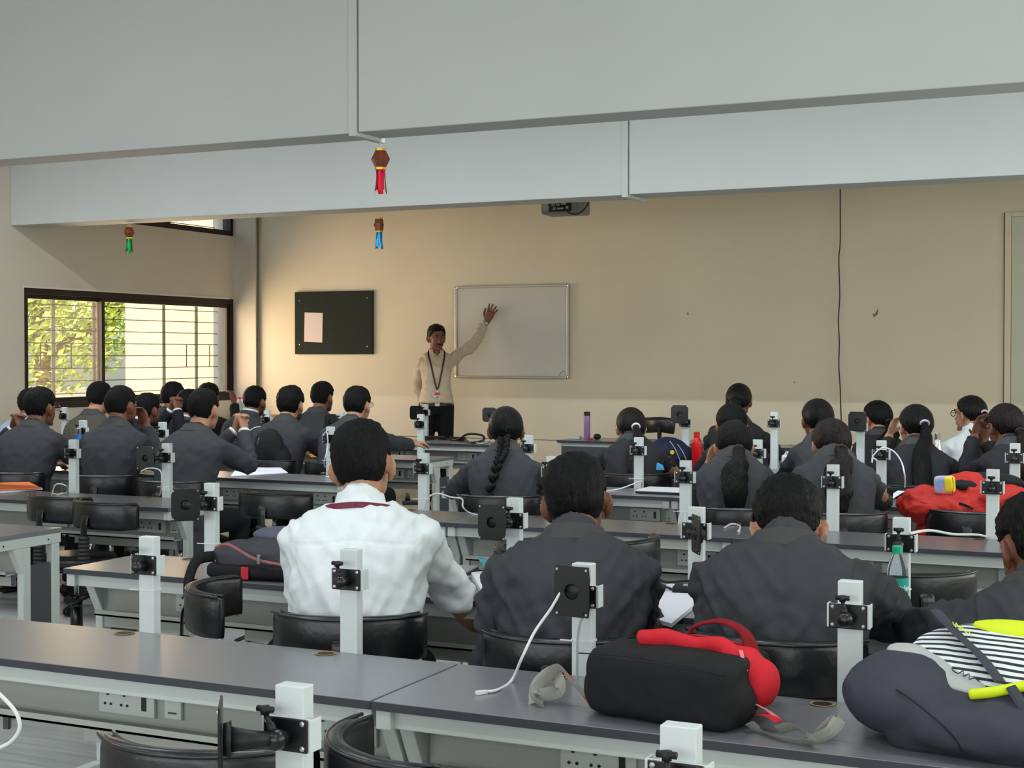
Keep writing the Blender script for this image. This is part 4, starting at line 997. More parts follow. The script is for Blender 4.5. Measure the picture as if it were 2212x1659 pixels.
sit(2170, 870, 8.15, 'person with both hands raised to the face, dark blazer, right edge', heading=R(28), hyaw=R(14), stoop=1.1, lean=.18, hair='curlypony', hm=HC, sk=SK2, jk=J2, glasses='black', arms={'L': dict(w=(-.10,.17,1.03), pole=(-.4,.1,-1), f=(.2,-.1,.9), n=(.6,-.8,0), curl=.5), 'R': dict(w=(-.03,.19,1.0), pole=(.4,.1,-1), f=(-.2,-.1,.9), n=(-.6,-.8,0), curl=.6)}, chair_label='black vinyl chair under the student with both hands at the face')
# sixth row -------------------------------------------------------------
sit(68, 838, 8.6, 'person in pale blue shirt mostly hidden behind the bespectacled student at far left', heading=0, stoop=.6, lean=.15, hair='full', sk=SK2, jk=BL, arms=tabarms())
sit(130, 858, 8.0, 'person in dark blazer glimpsed between two left students, beside the blue bottle', heading=R(10), stoop=1.0, lean=.15, hair='short', sk=SK2, jk=J2, arms=tabarms(), hpitch=.3) if False else None
sit(375, 824, 9.45, 'person in charcoal blazer with ear showing, below the window between two heads', heading=R(-4), stoop=.5, lean=.15, hair='full', sk=SK2, jk=J2, arms=tabarms())
sit(409, 840, 9.2, 'person with tousled hair almost hidden behind the student with clasped raised hands', heading=R(2), stoop=.6, lean=.15, hair='mop', sk=SK2, jk=J4, white_collar=True, arms=tabarms())
sit(452, 826, 10.3, 'person beside the window frame holding one hand before the face', heading=R(-4), stoop=.5, lean=.15, hair='full', sk=SK2, jk=J4, arms={'L': dict(w=(-.1,.25,.80), pole=(-.9,0,-.5)), 'R': dict(w=(.09,.22,1.05), pole=(.3,.2,-1), f=(-.2,0,.95), n=(-1,0,0), curl=1.0)})
sit(552, 833, 9.7, 'person in charcoal blazer and white collar in front of the bottles by the corner', heading=R(-2), stoop=.8, lean=.15, hair='full', sk=SK2, jk=J1, white_collar=True, arms=tabarms(), beard=True)
sit(697, 824, 9.8, 'person in charcoal blazer with tall faded hair, below the green notice board', heading=R(0), stoop=.6, lean=.15, hair='quiff', hm=HF, sk=SK2, jk=J1, arms=tabarms(), beard=True)
sit(1597, 827, 9.9, 'person in black blazer sitting tallest on the right side, hair in a low bun', heading=R(2), stoop=.4, lean=.12, hair='bun', hm=HB, sk=SK2, jk=J2, arms=tabarms())
sit(1893, 864, 9.9, 'person with spectacles in profile and curly dark ponytail, near the loose wall cable', heading=R(22), hyaw=R(34), stoop=.8, lean=.15, hair='curlypony', sk=SK3, jk=J2, glasses='black', arms=tabarms())
TIE['m'] = mat('lilac_hair_band', (190,170,200), .6)
sit(2095, 853, 9.8, 'person in white shirt with black spectacles and ponytail, right side of the room', heading=R(26), hyaw=R(32), stoop=.7, lean=.15, hair='pony', hm=HB, sk=SK3, jk=SH, glasses='black', arms=tabarms(), fold=.7)
TIE['m'] = None
# raised fists of a student beyond the left edge
p = aty(-42, 850, 6.8)
person(p.x, 6.8, p.z, 'person cropped by the left edge, only raised clasped fists showing', heading=R(2), stoop=.7, lean=.18, hair='short', sk=SK2, jk=J2, arms=claspd(1.0, .24, .06))
# teacher ---------------------------------------------------------------
YT = 12.3; p = aty(943, 700, YT); h = R(212)
sh = loc(1050, 697, 12.78, p.x, YT, h); rh = loc(909, 884, YT-.02, p.x, YT, h)
fdir = V((0,0,1)); c_, s_ = cos(-h), sin(-h)
def rot(v): return (v[0]*c_-v[1]*s_, v[0]*s_+v[1]*c_, v[2])
T, THM, tnb, tpel = person(p.x, YT, p.z, 'person standing at the front in cream shirt and black trousers, hand flat on the whiteboard', heading=h, hyaw=R(16), hpitch=.1, stoop=.1, lean=0, hair='full', hm=HB, sk=SK2, jk=SHC, near=1, standing=True, mous=True, fold=.8, widen=.80, seat=.5,
    arms={'L': dict(w=sh, pole=(0,-.2,-1), f=rot((.42,.06,.9)), n=rot((0,1,0)), curl=.12, spread=.24, k=1.15, la=(.30,.28), cut=.80), 'R': dict(w=rh, pole=(.3,-1,0), f=(0,.05,-1), n=(-1,0,0), curl=.5, la=(.30,.27))})
b = MB(); b.tube([tpel+V((0,0,-.075)), tpel+V((0,0,-.045))], [(.166,.126),(.160,.124)], 24, up=(0,1,0), sq=2.3); b.build('belt', mat('black_belt', (22,16,16), .4), T, smooth=False)
b = MB(); b.box(tpel+V((0,.130,-.06)), (.045,.006,.034)); b.build('belt_buckle', M_screw, T, bevel=.002)
for sx in (-1,1):
    b = MB(); b.prism([tnb+V((sx*.012,.098,-.028)), tnb+V((sx*.062,.062,.012)), tnb+V((sx*.070,.070,-.022)), tnb+V((sx*.042,.112,-.062))], (0,.006,.002)); b.build('collar_point', SHC, T, bevel=.001)
for k in range(5):
    b = MB(); b.lathe([(.005,0),(.005,.002)], 8, M=Matrix.Translation(tnb+V((0,.128-.004*abs(k-2),-.10-.075*k))) @ Matrix.Rotation(-pi/2,4,'X')); b.build('shirt_button', M_screw, T)
nbz = tnb
L0 = [nbz+V((-.058,-.01,.03)), nbz+V((-.078,.045,-.02)), nbz+V((-.058,.112,-.12)), nbz+V((-.02,.134,-.30)), nbz+V((0,.138,-.36))]
for s in (-1,1):
    pp = bez([V((q.x*s*-1, q.y, q.z)) for q in L0], 6); b = MB(); b.tube(pp, [(.008,.0012)]*len(pp), 6, up=(0,1,0)); b.build('lanyard_ribbon', mat('dark_red_ribbon', (66,20,26), .5), T)
cz = nbz+V((0,.146,-.43)); b = MB(); b.box(cz, (.056,.003,.09)); card = b.build('identity_card', mat('white_card', (206,206,220), .4), T, bevel=.002)
b = MB(); b.box(cz+V((0,.002,.03)), (.052,.002,.026)); b.build('red_header', mat('red_print', (196,60,50), .5), card)
b = MB(); b.box(cz+V((0,.002,-.006)), (.018,.002,.024)); b.build('photo_print', mat('dark_print', (60,60,70), .5), card)
b = MB(); b.box(nbz+V((0,.142,-.375)), (.012,.006,.022)); b.build('clip', M_chrome, T)
w = V(sh); ed = (w-(V((-.172*.92, tnb.y, tnb.z-.07)))).normalized(); q = ed.to_track_quat('Z','Y').to_matrix().to_4x4()
b = MB(); b.lathe([(.031,-.010),(.033,0),(.031,.010)], 16, M=Matrix.Translation(w-ed*.012) @ q); wt = b.build('wrist_watch', mat('steel_strap', (190,186,176), .3, metal=.7), T)
b = MB(); b.ell(w-ed*.012+V((rot((0,-1,0)))) * .033, (.019,.008,.019), 12, 8); b.build('watch_dial', M_chrome, wt)
# ------------------------------------------------------------ empty chairs
def chair_at(px, py, rz, label, zt=.80):
    p = atz(px, py, zt); f = V((-sin(rz), cos(rz), 0)); q = p+f*.205
    return chair(q.x, q.y, rz, label)
chair_at(415, 1262, R(-62), 'empty black vinyl chair turned sideways, a backpack strap dangling beside it')
chair_at(95, 1073, R(-4), 'empty black vinyl chair at left, partly behind another empty chair')
chair_at(192, 1085, R(-8), 'empty black vinyl chair at left with its black bellows column visible')
chair_at(571, 1066, R(4), 'empty black vinyl chair standing free in the aisle gap left of the white shirt')
chair_at(1998, 1240, R(28), 'empty black vinyl chair beyond the green-capped bottle')
chair_at(1392, 1166, R(75), 'empty black vinyl chair turned sideways behind the second foreground student')
chair_at(1083, 1172, R(-80), 'empty black vinyl chair turned edge-on below the square black plate')
chair_at(395, 1622, R(14), 'nearest empty black vinyl chair, cropped at the bottom left')
chair_at(735, 1606, R(-42), 'nearest empty black vinyl chair, cropped at the bottom beside the nearest post')
p = aty(1424, 915, 12.4); c = empty('office_chair', (p.x, 12.4, 0), R(170))
b = MB(); b.tube([(-.15,0,p.z-.02),(0,-.02,p.z-.01),(.15,0,p.z-.02)], [(.02,.07)]*3, 12, up=(0,0,1)); b.build('backrest', M_vinyl, c, smooth=True)
b = MB(); b.lathe([(.02,.44),(.21,.45),(.21,.5),(.02,.51)], 20, (0,-.2,0)); b.build('seat', M_vinyl, c, smooth=True)
b = MB(); b.tube([(0,0,p.z-.03),(0,-.02,.5),(0,-.2,.45)], .02, 8); b.tube([(0,-.2,.05),(0,-.2,.44)], .03, 8)
for k in range(5): b.tube([(0,-.2,.08),(.27*cos(k*1.257),-.2+.27*sin(k*1.257),.03)], .018, 6)
b.build('frame', M_black, c); tag(c, 'black office chair against the front wall behind the navy backpack', 'chair')
# ------------------------------------------------------------ soft bags
def blob(parts, vox=.007, smooth=4, amp=.004, seed=0, sc=9):
    b = MB()
    for p in parts:
        if p[0] == 'e': b.ell(p[1], p[2], 20, 14, p[3] if len(p) > 3 else None)
        elif p[0] == 'b':   # rounded box by tube with squared section
            a, c, r = V(p[1]), V(p[2]), p[3]; n = 7; k = [0,.025,.08,.5,.92,.975,1]; s = [.82,.95,1,1.02,1,.95,.82]
            b.tube([a.lerp(c, t) for t in k], [(r[0]*q, r[1]*q) for q in s], 24, up=p[4] if len(p) > 4 else (0,0,1), sq=4.2)
        elif p[0] == 't': b.tube(bez(p[1], 6), p[2], 10)
    me = remesh(b, vox, smooth)
    nn = [v.normal.copy() for v in me.vertices]
    for v, n in zip(me.vertices, nn):
        c = v.co.copy()
        q = noise.noise(V((c.x*sc+seed, c.y*sc, c.z*sc)))*1.0+noise.noise(V((c.x*sc*2.7+seed, c.y*sc*2.7, c.z*sc*2.7)))*.45
        r = max(0, 1-abs(noise.noise(V((c.x*sc*1.3+seed+9, c.y*sc*1.3, c.z*sc*2))))*3)
        v.co = c+n*(q*amp+r*amp*.6)
    return me
def ribbon(pts, w, m, name, parent, n=6, th=.0012, up=None):
    b = MB(); pp = bez(pts, n); b.tube(pp, [(w/2, th)]*len(pp), 6, up=up); return b.build(name, m, parent, smooth=False)
M_bagblk = cloth('black_nylon', (26,27,29), .75); M_red = cloth('red_fleece', (196,36,48), .8); M_redd = cloth('dark_red_lining', (120,14,22), .8)
M_web = mat('grey_webbing', (150,150,142), .8, bump=.4, bump_scale=400); M_navy = cloth('slate_nylon', (58,60,70), .65); M_navy2 = cloth('navy_nylon', (26,34,58), .7)
M_lgrey = cloth('light_grey_nylon', (172,174,172), .7); M_neon = mat('neon_yellow_fabric', (205,222,20), .6); M_teal = cloth('blue_grey_lining', (62,78,96), .7)
def stripe_mat():
    m = bpy.data.materials.new('striped_fabric'); m.use_nodes = True; t = m.node_tree; n = t.nodes; l = t.links; p = n['Principled BSDF']
    tc = n.new('ShaderNodeTexCoord'); w = n.new('ShaderNodeTexWave'); w.wave_type = 'BANDS'; w.bands_direction = 'Y'; w.inputs['Scale'].default_value = 19; w.inputs['Distortion'].default_value = .5; w.inputs['Detail'].default_value = 0
    r = n.new('ShaderNodeValToRGB'); r.color_ramp.interpolation = 'CONSTANT'; r.color_ramp.elements[0].color = (*lin((215,222,222)),1); r.color_ramp.elements[1].position = .62; r.color_ramp.elements[1].color = (*lin((32,34,40)),1)
    l.new(tc.outputs['Object'], w.inputs[0]); l.new(w.outputs[0], r.inputs[0]); l.new(r.outputs[0], p.inputs['Base Color']); p.inputs['Roughness'].default_value = .75; return m
M_stripe = stripe_mat()
# black and red backpack lying on the foreground table, base towards the room's back
o = atz(1408, 1572, TZ); bg = empty('backpack', (o.x, o.y+.01, TZ), R(-6))
hw = .158
mesh_obj('main_body', blob([('b',(-hw,.085,.071),(hw,.085,.066),(.085,.07)),('e',(-hw+.0,.085,.05),(.03,.065,.048)),('e',(hw-.02,.08,.05),(.04,.065,.048)),('b',(-.10,.21,.065),(.13,.22,.06),(.1,.058))], .006, 4, .0035, 3), M_bagblk, bg)
mesh_obj('red_front', blob([('t',[(-.085,.115,.143),(-.03,.12,.152),(.03,.13,.142),(.09,.12,.150),(.135,.11,.125)], .018),('e',(.12,.14,.108),(.052,.055,.042)),('e',(.165,.15,.075),(.035,.05,.048)),('e',(.03,.17,.12),(.12,.06,.034))], .005, 3, .003, 5), M_red, bg)
b = MB(); pp = bez([(.0,.15,.145),(.02,.155,.175),(.075,.16,.19),(.125,.16,.172),(.145,.155,.13)], 8); b.tube(pp, [(.022,.004)]*len(pp), 8, up=(0,0,1)); b.build('grab_loop', M_redd, bg, smooth=True)
ribbon([(-.165,-.003,.128),(-.05,-.006,.134),(.07,-.004,.128),(.15,.0,.118)], .006, M_bagblk, 'seam_piping', bg)
ribbon([(.142,.1,.148),(.15,.092,.13),(.158,.088,.11)], .008, mat('pink_zip_pull',(220,120,130),.5), 'zip_pull', bg)
ribbon([(-.165,.04,.03),(-.21,.05,.055),(-.25,.07,.075),(-.275,.06,.055),(-.29,.03,.02),(-.26,.02,.004)], .026, M_web, 'webbing_strap', bg, up=(0,.8,.6))
ribbon([(-.25,.08,.07),(-.215,.075,.045),(-.17,.06,.012)], .014, M_red, 'red_strap_edge', bg, up=(0,0,1))
ribbon([(-.29,.03,.004),(-.30,.06,.035),(-.275,.09,.06),(-.25,.07,.03),(-.28,.04,.02)], .028, M_web, 'webbing_loop', bg, up=(0,1,0))
ribbon([(.17,.09,.05),(.2,.1,.035),(.23,.09,.02)], .012, mat('pink_ribbon',(205,110,120),.6), 'ribbon', bg, up=(0,0,1))
ribbon([(.17,.10,.025),(.2,.09,.03),(.23,.08,.022)], .022, M_red, 'red_strap_end', bg, up=(0,0,1))
ribbon([(.18,.05,.02),(.2,.06,.004),(.25,.03,.004),(.30,.02,.006),(.32,0,.022),(.28,.03,.03),(.24,.05,.014)], .028, M_web, 'webbing_strap', bg, up=(0,.7,.7))
ribbon([(.3,.03,.004),(.335,.06,.02),(.35,.08,.045),(.33,.09,.03),(.31,.07,.008)], .026, M_web, 'webbing_loop', bg, up=(0,.9,.4))
tag(bg, 'black backpack with red fleece top and grey straps on the foreground table', 'backpack')
# slate backpack with stripes and neon trim
o = atz(2010, 1640, TZ); bg = empty('backpack', (o.x, o.y, TZ), R(-8))
upv = (0,-sin(R(24)),cos(R(24)))
mesh_obj('main_body', blob([('e',(-.085,.15,.082),(.125,.15,.080)),('b',(-.10,.15,.085),(.34,.15,.085),(.14,.052),upv),('b',(-.06,.17,.05),(.34,.17,.05),(.12,.05)),('e',(.06,.055,.05),(.15,.06,.048)),('e',(.24,.04,.045),(.12,.05,.042)),('e',(.1,.22,.11),(.22,.07,.055))], .0065, 5, .0042, 12, 7), M_navy, bg)
Mx = Matrix.Translation((.03,.150,.139)) @ Matrix.Rotation(R(25),4,'X') @ Matrix.Rotation(R(3),4,'Y')
mesh_obj('striped_panel', blob([('e',(.06,.04,.0),(.19,.115,.022))], .005, 3, .002, 4), M_stripe, bg).matrix_local = Mx
mesh_obj('light_panel', blob([('e',(-.045,-.035,.004),(.12,.045,.014), Matrix.Rotation(R(-22),4,'Z'))], .004, 3, .0015, 2), M_lgrey, bg).matrix_local = Mx
mesh_obj('neon_corner', blob([('e',(.07,.125,.014),(.10,.028,.012))], .004, 3, .0015, 3), M_neon, bg).matrix_local = Mx
mesh_obj('neon_trim', blob([('t',[(.02,-.09,.012),(.07,-.075,.02),(.13,-.04,.024)], .010)], .004, 3, .001, 3), M_neon, bg).matrix_local = Mx
mesh_obj('grey_pad', blob([('e',(.17,.17,.0),(.10,.05,.03))], .005, 3, .0015, 3), M_lgrey, bg).matrix_local = Mx
mesh_obj('side_pocket', blob([('e',(.20,-.10,-.04),(.12,.04,.05))], .006, 4, .005, 8), M_navy, bg).matrix_local = Mx
ribbon([Mx @ V(q) for q in ((-.10,.13,.03),(-.04,.06,.034),(.02,.0,.034),(.07,-.06,.028))], .026, M_navy, 'compression_strap', bg, up=(0,.2,1), th=.003)
ribbon([Mx @ V(q) for q in ((.09,-.07,.03),(.13,-.11,.0),(.16,-.13,-.06))], .02, M_navy, 'compression_strap', bg, up=(0,-.5,1), th=.003)
ribbon([Mx @ V(q) for q in ((-.055,.088,.0385),(-.045,.072,.0395),(-.048,.085,.0395),(-.034,.066,.0395),(-.036,.078,.0395),(-.022,.058,.0395),(-.02,.066,.0395),(-.01,.05,.0395))], .0022, M_neon, 'strap_lettering', bg, 3, up=(0,0,1))
ribbon([Mx @ V(q) for q in ((-.02,-.028,.0205),(-.026,-.034,.0205),(-.012,-.044,.0205),(-.004,-.034,.0205),(0,-.05,.0205),(.008,-.04,.0205),(.012,-.056,.0205),(.02,-.05,.0205),(.03,-.056,.019))], .0012, M_black, 'panel_lettering', bg, 3, up=(0,0,1))
ribbon([V((-.185,.16,.10)), V((-.12,.05,.125)), V((-.03,.0,.10)), V((.04,-.005,.05)), V((.06,.0,.012))], .0045, M_bagblk, 'seam_piping', bg)
tag(bg, 'slate backpack with striped panel and neon yellow trim on the foreground table', 'backpack')
# dark grey backpack on the second-row table
o = atz(560, 1258, TZ); bg = empty('backpack', (o.x-.02, o.y+.01, TZ), R(6))
mesh_obj('main_body', blob([('b',(-.16,.14,.05),(.2,.14,.075),(.12,.05)),('e',(.08,.16,.10),(.19,.12,.055)),('e',(-.12,.12,.07),(.09,.10,.045))], .0065, 4, .004, 21), cloth('worn_grey_nylon', (66,66,72), .8), bg)
mesh_obj('base_panel', blob([('b',(-.19,.12,.026),(.22,.12,.03),(.125,.026))], .0065, 3, .002, 2), M_bagblk, bg)
mesh_obj('lid_panel', blob([('e',(.08,.15,.135),(.17,.09,.028))], .006, 3, .003, 7), mat('blue_grey_cloth', (82,88,104), .8), bg)
ribbon([(-.16,.02,.10),(-.10,.0,.115),(0,-.01,.075),(.1,-.012,.06)], .010, cloth('faded_pink_piping', (150,96,96), .7), 'piping', bg, up=(0,-1,.3), th=.004)
b = MB(); pp = bez([(-.17,.03,.07),(-.215,.0,.06),(-.235,-.02,.0),(-.235,-.025,-.06)], 6); b.tube(pp, [(.018,.006)]*len(pp), 8, up=(0,-1,0)); b.build('shoulder_strap', M_bagblk, bg, smooth=True)
ribbon([(.19,-.0,.04),(.18,-.02,-.08),(.10,-.06,-.17),(.05,-.09,-.23)], .014, M_bagblk, 'hanging_strap', bg, up=(0,-1,0))
b = MB(); b.box((-.035,-.010,.027),(.026,.003,.04), rz=0); b.build('red_tag', mat('red_label', (190,30,48), .6), bg)
b = MB(); b.box((.02,-.016,.075),(.012,.006,.03)); b.build('zip_pull', M_chrome, bg, bevel=.002)
tag(bg, 'worn grey backpack with pinkish piping lying beside the white-shirted student', 'backpack')
# red bag heap on the empty chair
o = aty(2072, 1098, 6.7); bg = empty('backpack', (o.x, 6.78, .58), R(-4))
zz = aty(2066, 1098, 6.3).z-.56+.02
mesh_obj('main_body', blob([('e',(-.05,0,.22),(.24,.16,.075)),('e',(.12,.05,.25),(.16,.15,.075)),('e',(-.18,-.02,.25),(.08,.09,.05)),('e',(.0,.08,.3),(.13,.10,.05)),('e',(0,.0,.09),(.19,.15,.1))], .007, 3, .017, 31, 10), cloth('red_nylon', (178,44,38), .65), bg)
mesh_obj('grey_back_panel', blob([('e',(.08,.12,.325),(.17,.06,.045)),('e',(.0,.02,.31),(.07,.05,.03))], .007, 3, .004, 3), M_bagblk, bg)
ribbon([(.02,-.155,.25),(.05,-.15,.24),(.08,-.15,.225)], .012, M_bagblk, 'zip_pull', bg, up=(0,-1,0), th=.003)
ribbon([(-.2,-.1,.25),(-.1,-.14,.235),(.0,-.158,.22),(.12,-.14,.24),(.2,-.08,.26)], .005, M_redd, 'seam', bg)
tag(bg, 'crumpled red backpack heaped on the empty chair at right', 'backpack')
o = aty(2040, 1062, 6.72); pc = empty('pencil_pouch', (o.x, 6.72, o.z-.012), R(-12))
mesh_obj('pouch_body', blob([('b',(-.04,0,.04),(.04,0,.045),(.028,.04))], .004, 3, .002, 3), mat('tie_dye_fabric', (90,170,220), .7, rgb2=(235,150,170), noise_scale=22), pc)
mesh_obj('yellow_side', blob([('b',(.012,-.008,.045),(.045,-.008,.048),(.026,.036))], .004, 3, .001, 3), mat('yellow_fabric', (230,205,30), .6), pc)
ribbon([(.048,-.03,.01),(.053,-.034,.045),(.047,-.03,.08)], .004, M_black, 'zip', pc)
tag(pc, 'small tie-dyed pouch with yellow side on the red backpack', 'pouch')
# navy backpack on far table
o = aty(1430, 978, 8.75); bg = empty('backpack', (o.x, 8.98, TZ), R(10))
mesh_obj('main_body', blob([('e',(-.03,0,.10),(.13,.12,.10)),('e',(.05,-.02,.07),(.10,.11,.08)),('e',(-.08,.02,.13),(.07,.08,.06))], .008, 4, .005, 41), M_navy2, bg)
for (xx, zz_) in ((.03,.12),(.08,.1)): ribbon([(xx-.04,-.10,zz_+.06),(xx,-.13,zz_+.01),(xx+.03,-.13,zz_-.06)], .006, M_lgrey, 'piping', bg)
b = MB(); b.lathe([(.014,0),(.014,.003)], 14, M=Matrix.Translation((.01,-.13,.11)) @ Matrix.Rotation(pi/2,4,'X')); b.build('round_badge', mat('yellow_badge',(222,196,40),.5), bg)
tag(bg, 'navy backpack with pale piping and round yellow badge on the far centre table', 'backpack')
# black backpack hung on a chair in the left group
o = aty(590, 1000, 7.98); bg = empty('backpack', (o.x, 7.93, o.z-.02), R(4))
mesh_obj('main_body', blob([('e',(0,0,.12),(.11,.075,.13)),('e',(.06,.02,.05),(.09,.07,.10)),('e',(-.03,-.04,.1),(.07,.04,.09))], .008, 4, .004, 51), M_bagblk, bg)
ribbon([(-.02,-.083,.19),(-.025,-.09,.17),(-.03,-.088,.15)], .006, M_chrome, 'zip_pull', bg)
tag(bg, 'black backpack hanging over a chair back in the left group', 'backpack')
# bag on the floor in the aisle under the centre tables
o = atz(975, 1118, .3); bg = empty('backpack', (o.x, 6.9, 0))
mesh_obj('main_body', blob([('e',(0,0,.16),(.2,.13,.16))], .012, 4, .006, 61), cloth('dark_slate_cloth',(44,46,54),.8), bg)
for dx in (-.06,.05): ribbon([(dx-.06,-.1,.26),(dx,-.14,.24),(dx+.05,-.15,.12)], .022, M_bagblk, 'shoulder_strap', bg, up=(0,-1,0), th=.003)
tag(bg, 'dark slate bag on the floor by the aisle table leg', 'bag')
# ------------------------------------------------------------ bottles
def bottle(px, py, Y, h, r, m, capm, label, prof=None, cap_h=.035, cap_r=.6, z=TZ, cat='bottle', stripe=None):
    p = aty(px, py, Y); t = empty('bottle', (p.x, Y, z))
    pr = prof or [(.6,0),(.97,.01),(1,.04),(1,.70),(.93,.76),(.6,.86),(.5,.90),(.5,.93)]
    b = MB(); b.lathe([(r*a, h*q) for a, q in pr], 24); bd = b.build('body', m, t, smooth=True)
    b = MB(); top = h*pr[-1][1]; rc = r*cap_r; b.lathe([(rc,top-.002),(rc,top+cap_h*.9),(rc*.9,top+cap_h)], 20); b.build('cap', capm, t, smooth=False, bevel=.001)
    tag(t, label, cat); return t
bottle(171, 985, 7.22, .25, .0300, mat('matt_blue_steel', (28,104,190), .4), M_chrome, 'matt blue bottle with silver cap on the fourth-row table at left', cap_r=.52)
bottle(1505, 960, 8.9, .235, .033, mat('glossy_red_steel', (196,14,24), .3), mat('red_cap',(186,14,24),.35), 'red bottle with red cap on the far table, right of the navy backpack', cap_r=.58, prof=[(.9,0),(1,.01),(1,.72),(.95,.78),(.62,.86),(.55,.88)])
bottle(1268, 942, 11.72, .235, .0285, mat('lilac_plastic', (168,132,190), .25, trans=.25), M_black, 'tall lilac bottle with black lid on the front table', prof=[(.95,0),(1,.01),(1,.86),(.98,.87)], cap_r=.98)
bottle(2025, 942, 9.1, .25, .035, M_chrome, M_chrome, 'polished steel flask between the two students at right', cap_r=.48, prof=[(.95,0),(1,.01),(1,.45),(.95,.55),(.7,.72),(.48,.86),(.42,.88)])
# green-capped water bottle
p = atz(1938, 1338, TZ); t = empty('bottle', (p.x, p.y, TZ)); M_pet = mat('clear_pet', (235,240,245), .05, trans=.95, ior=1.15, spec=.6)
b = MB(); b.lathe([(r_, z_*1.38) for r_, z_ in ((.02,0),(.028,.006),(.030,.02),(.030,.052),(.029,.062),(.0305,.066),(.0305,.072),(.0285,.076),(.030,.082),(.0285,.088),(.029,.094),(.027,.104),(.021,.118),(.013,.130),(.0125,.134))], 28); b.build('body', M_pet, t, smooth=True)
b = MB(); b.lathe([(.0306,.050),(.0306,.118)], 28, cap=False); lb = b.build('label', mat('teal_label', (30,160,140), .45), t, smooth=True)
b = MB(); b.lathe([(.0145,.183),(.0145,.202),(.013,.204)], 20); b.build('cap', mat('teal_cap', (24,170,130), .45), t)
def wrap_text(s, size, z, m, parent, R0, a0, name, bold=.0):
    cu = bpy.data.curves.new(name, 'FONT'); cu.body = s; cu.size = size; cu.extrude = .0003; cu.offset = bold
    o = bpy.data.objects.new('tmp_text', cu); COL.objects.link(o)
    me = bpy.data.meshes.new_from_object(o.evaluated_get(bpy.context.evaluated_depsgraph_get())); bpy.data.objects.remove(o)
    for v in me.vertices:
        a = a0+v.co.x/R0; r = R0+v.co.z; v.co = V((r*sin(a), -r*cos(a), z+v.co.y))
    return mesh_obj(name, me, m, parent, smooth=False)
va = atan2(p.x, p.y)
wrap_text('Bisleri', .021, .084, mat('white_print', (235,240,240), .5), t, .0311, .0, 'printed_name', .0003)
wrap_text('500', .013, .066, mat('yellow_print', (220,225,40), .5), t, .0311, .38, 'printed_volume', .0003)
tag(t, 'clear water bottle with teal label and cap on the second-row table at right', 'bottle')
# white canister behind the girls
p = aty(1705, 952, 9.08); t = empty('canister', (p.x, 9.08, TZ)); b = MB(); b.box((0,0,.05),(.09,.06,.10)); b.build('body', mat('white_plastic', (214,222,228), .4), t, bevel=.012)
b = MB(); b.box((0,-.031,.07),(.05,.002,.03)); b.build('label_panel', M_lgrey, t); b = MB(); b.tube([(-.03,0,.1),(-.02,0,.115),(.02,0,.115),(.03,0,.1)], .005, 8); b.build('handle', M_post, t)
tag(t, 'small white canister beside the left shoulder of the bun-haired student', 'canister')
# corner cabinet with bottles and boxes
cab = empty('cabinet', (-8.72, 12.35, 0)); b = MB(); b.bb((-.5,-.3,0),(.55,.45,.80)); b.build('carcass', M_post, cab, bevel=.004)
for x in (-.24,.27): 
    b = MB(); b.bb((x-.24,-.312,.03),(x+.24,-.3,.78)); d = b.build('door', M_beam, cab, bevel=.002); b = MB(); b.tube([(x+.18,-.325,.5),(x+.18,-.325,.62)], .005, 6); b.build('handle', M_chrome, d)
tag(cab, 'low white cabinet in the front left corner below the window edge', 'cabinet')
for i, (px, h) in enumerate(((508,.245),(517,.25),(525,.25))):
    p = aty(px, 886, 12.25+.05*i); t = empty('bottle', (p.x, 12.25+.05*i, .80))
    b = MB(); b.lathe([(r*1.0, q*h) for r, q in ((.03,0),(.036,.02),(.036,.62),(.030,.74),(.014,.9),(.014,.94))], 16); b.build('body', mat('frosted_pet', (225,228,232), .3, trans=.5), t, smooth=True)
    b = MB(); b.lathe([(.0365,.05),(.0365,.11)], 16, cap=False); b.build('label', mat('pale_blue_label',(180,205,232),.5), t)
    b = MB(); b.lathe([(.017,h*.93),(.017,h*1.0)], 12); b.build('cap', mat('crimson_cap',(205,40,60),.4), t)
    tag(t, ['leftmost','middle','rightmost'][i]+' of three red-capped water bottles on the corner cabinet', 'bottle', 'red-capped bottles on the corner cabinet')
p = aty(542, 860, 12.5); b = MB(); b.box((p.x, 12.5, .80+.17), (.15,.12,.34)); b.build  # paper bag
bgp = empty('paper_bag', (p.x, 12.5, .80)); b = MB(); b.prism([(-.08,-.05,0),(.08,-.05,0),(.075,-.05,.24),(-.07,-.05,.27)], (0,.1,0)); b.build('bag_body', M_paper, bgp, bevel=.003)
b = MB(); b.tube(bez([(-.03,-.05,.26),(.0,-.06,.30),(.04,-.05,.25)],5), .002, 5); b.build('handle', M_dcable, bgp); tag(bgp, 'white paper bag behind the red-capped bottles', 'paper bag')
p = aty(590, 880, 12.5); b = MB(); b.box((p.x, 12.5, .835), (.18,.14,.07)); tag(b.build('cardboard_box', mat('brown_cardboard', (160,110,70), .8), bevel=.003), 'small brown cardboard box on the corner cabinet', 'box')
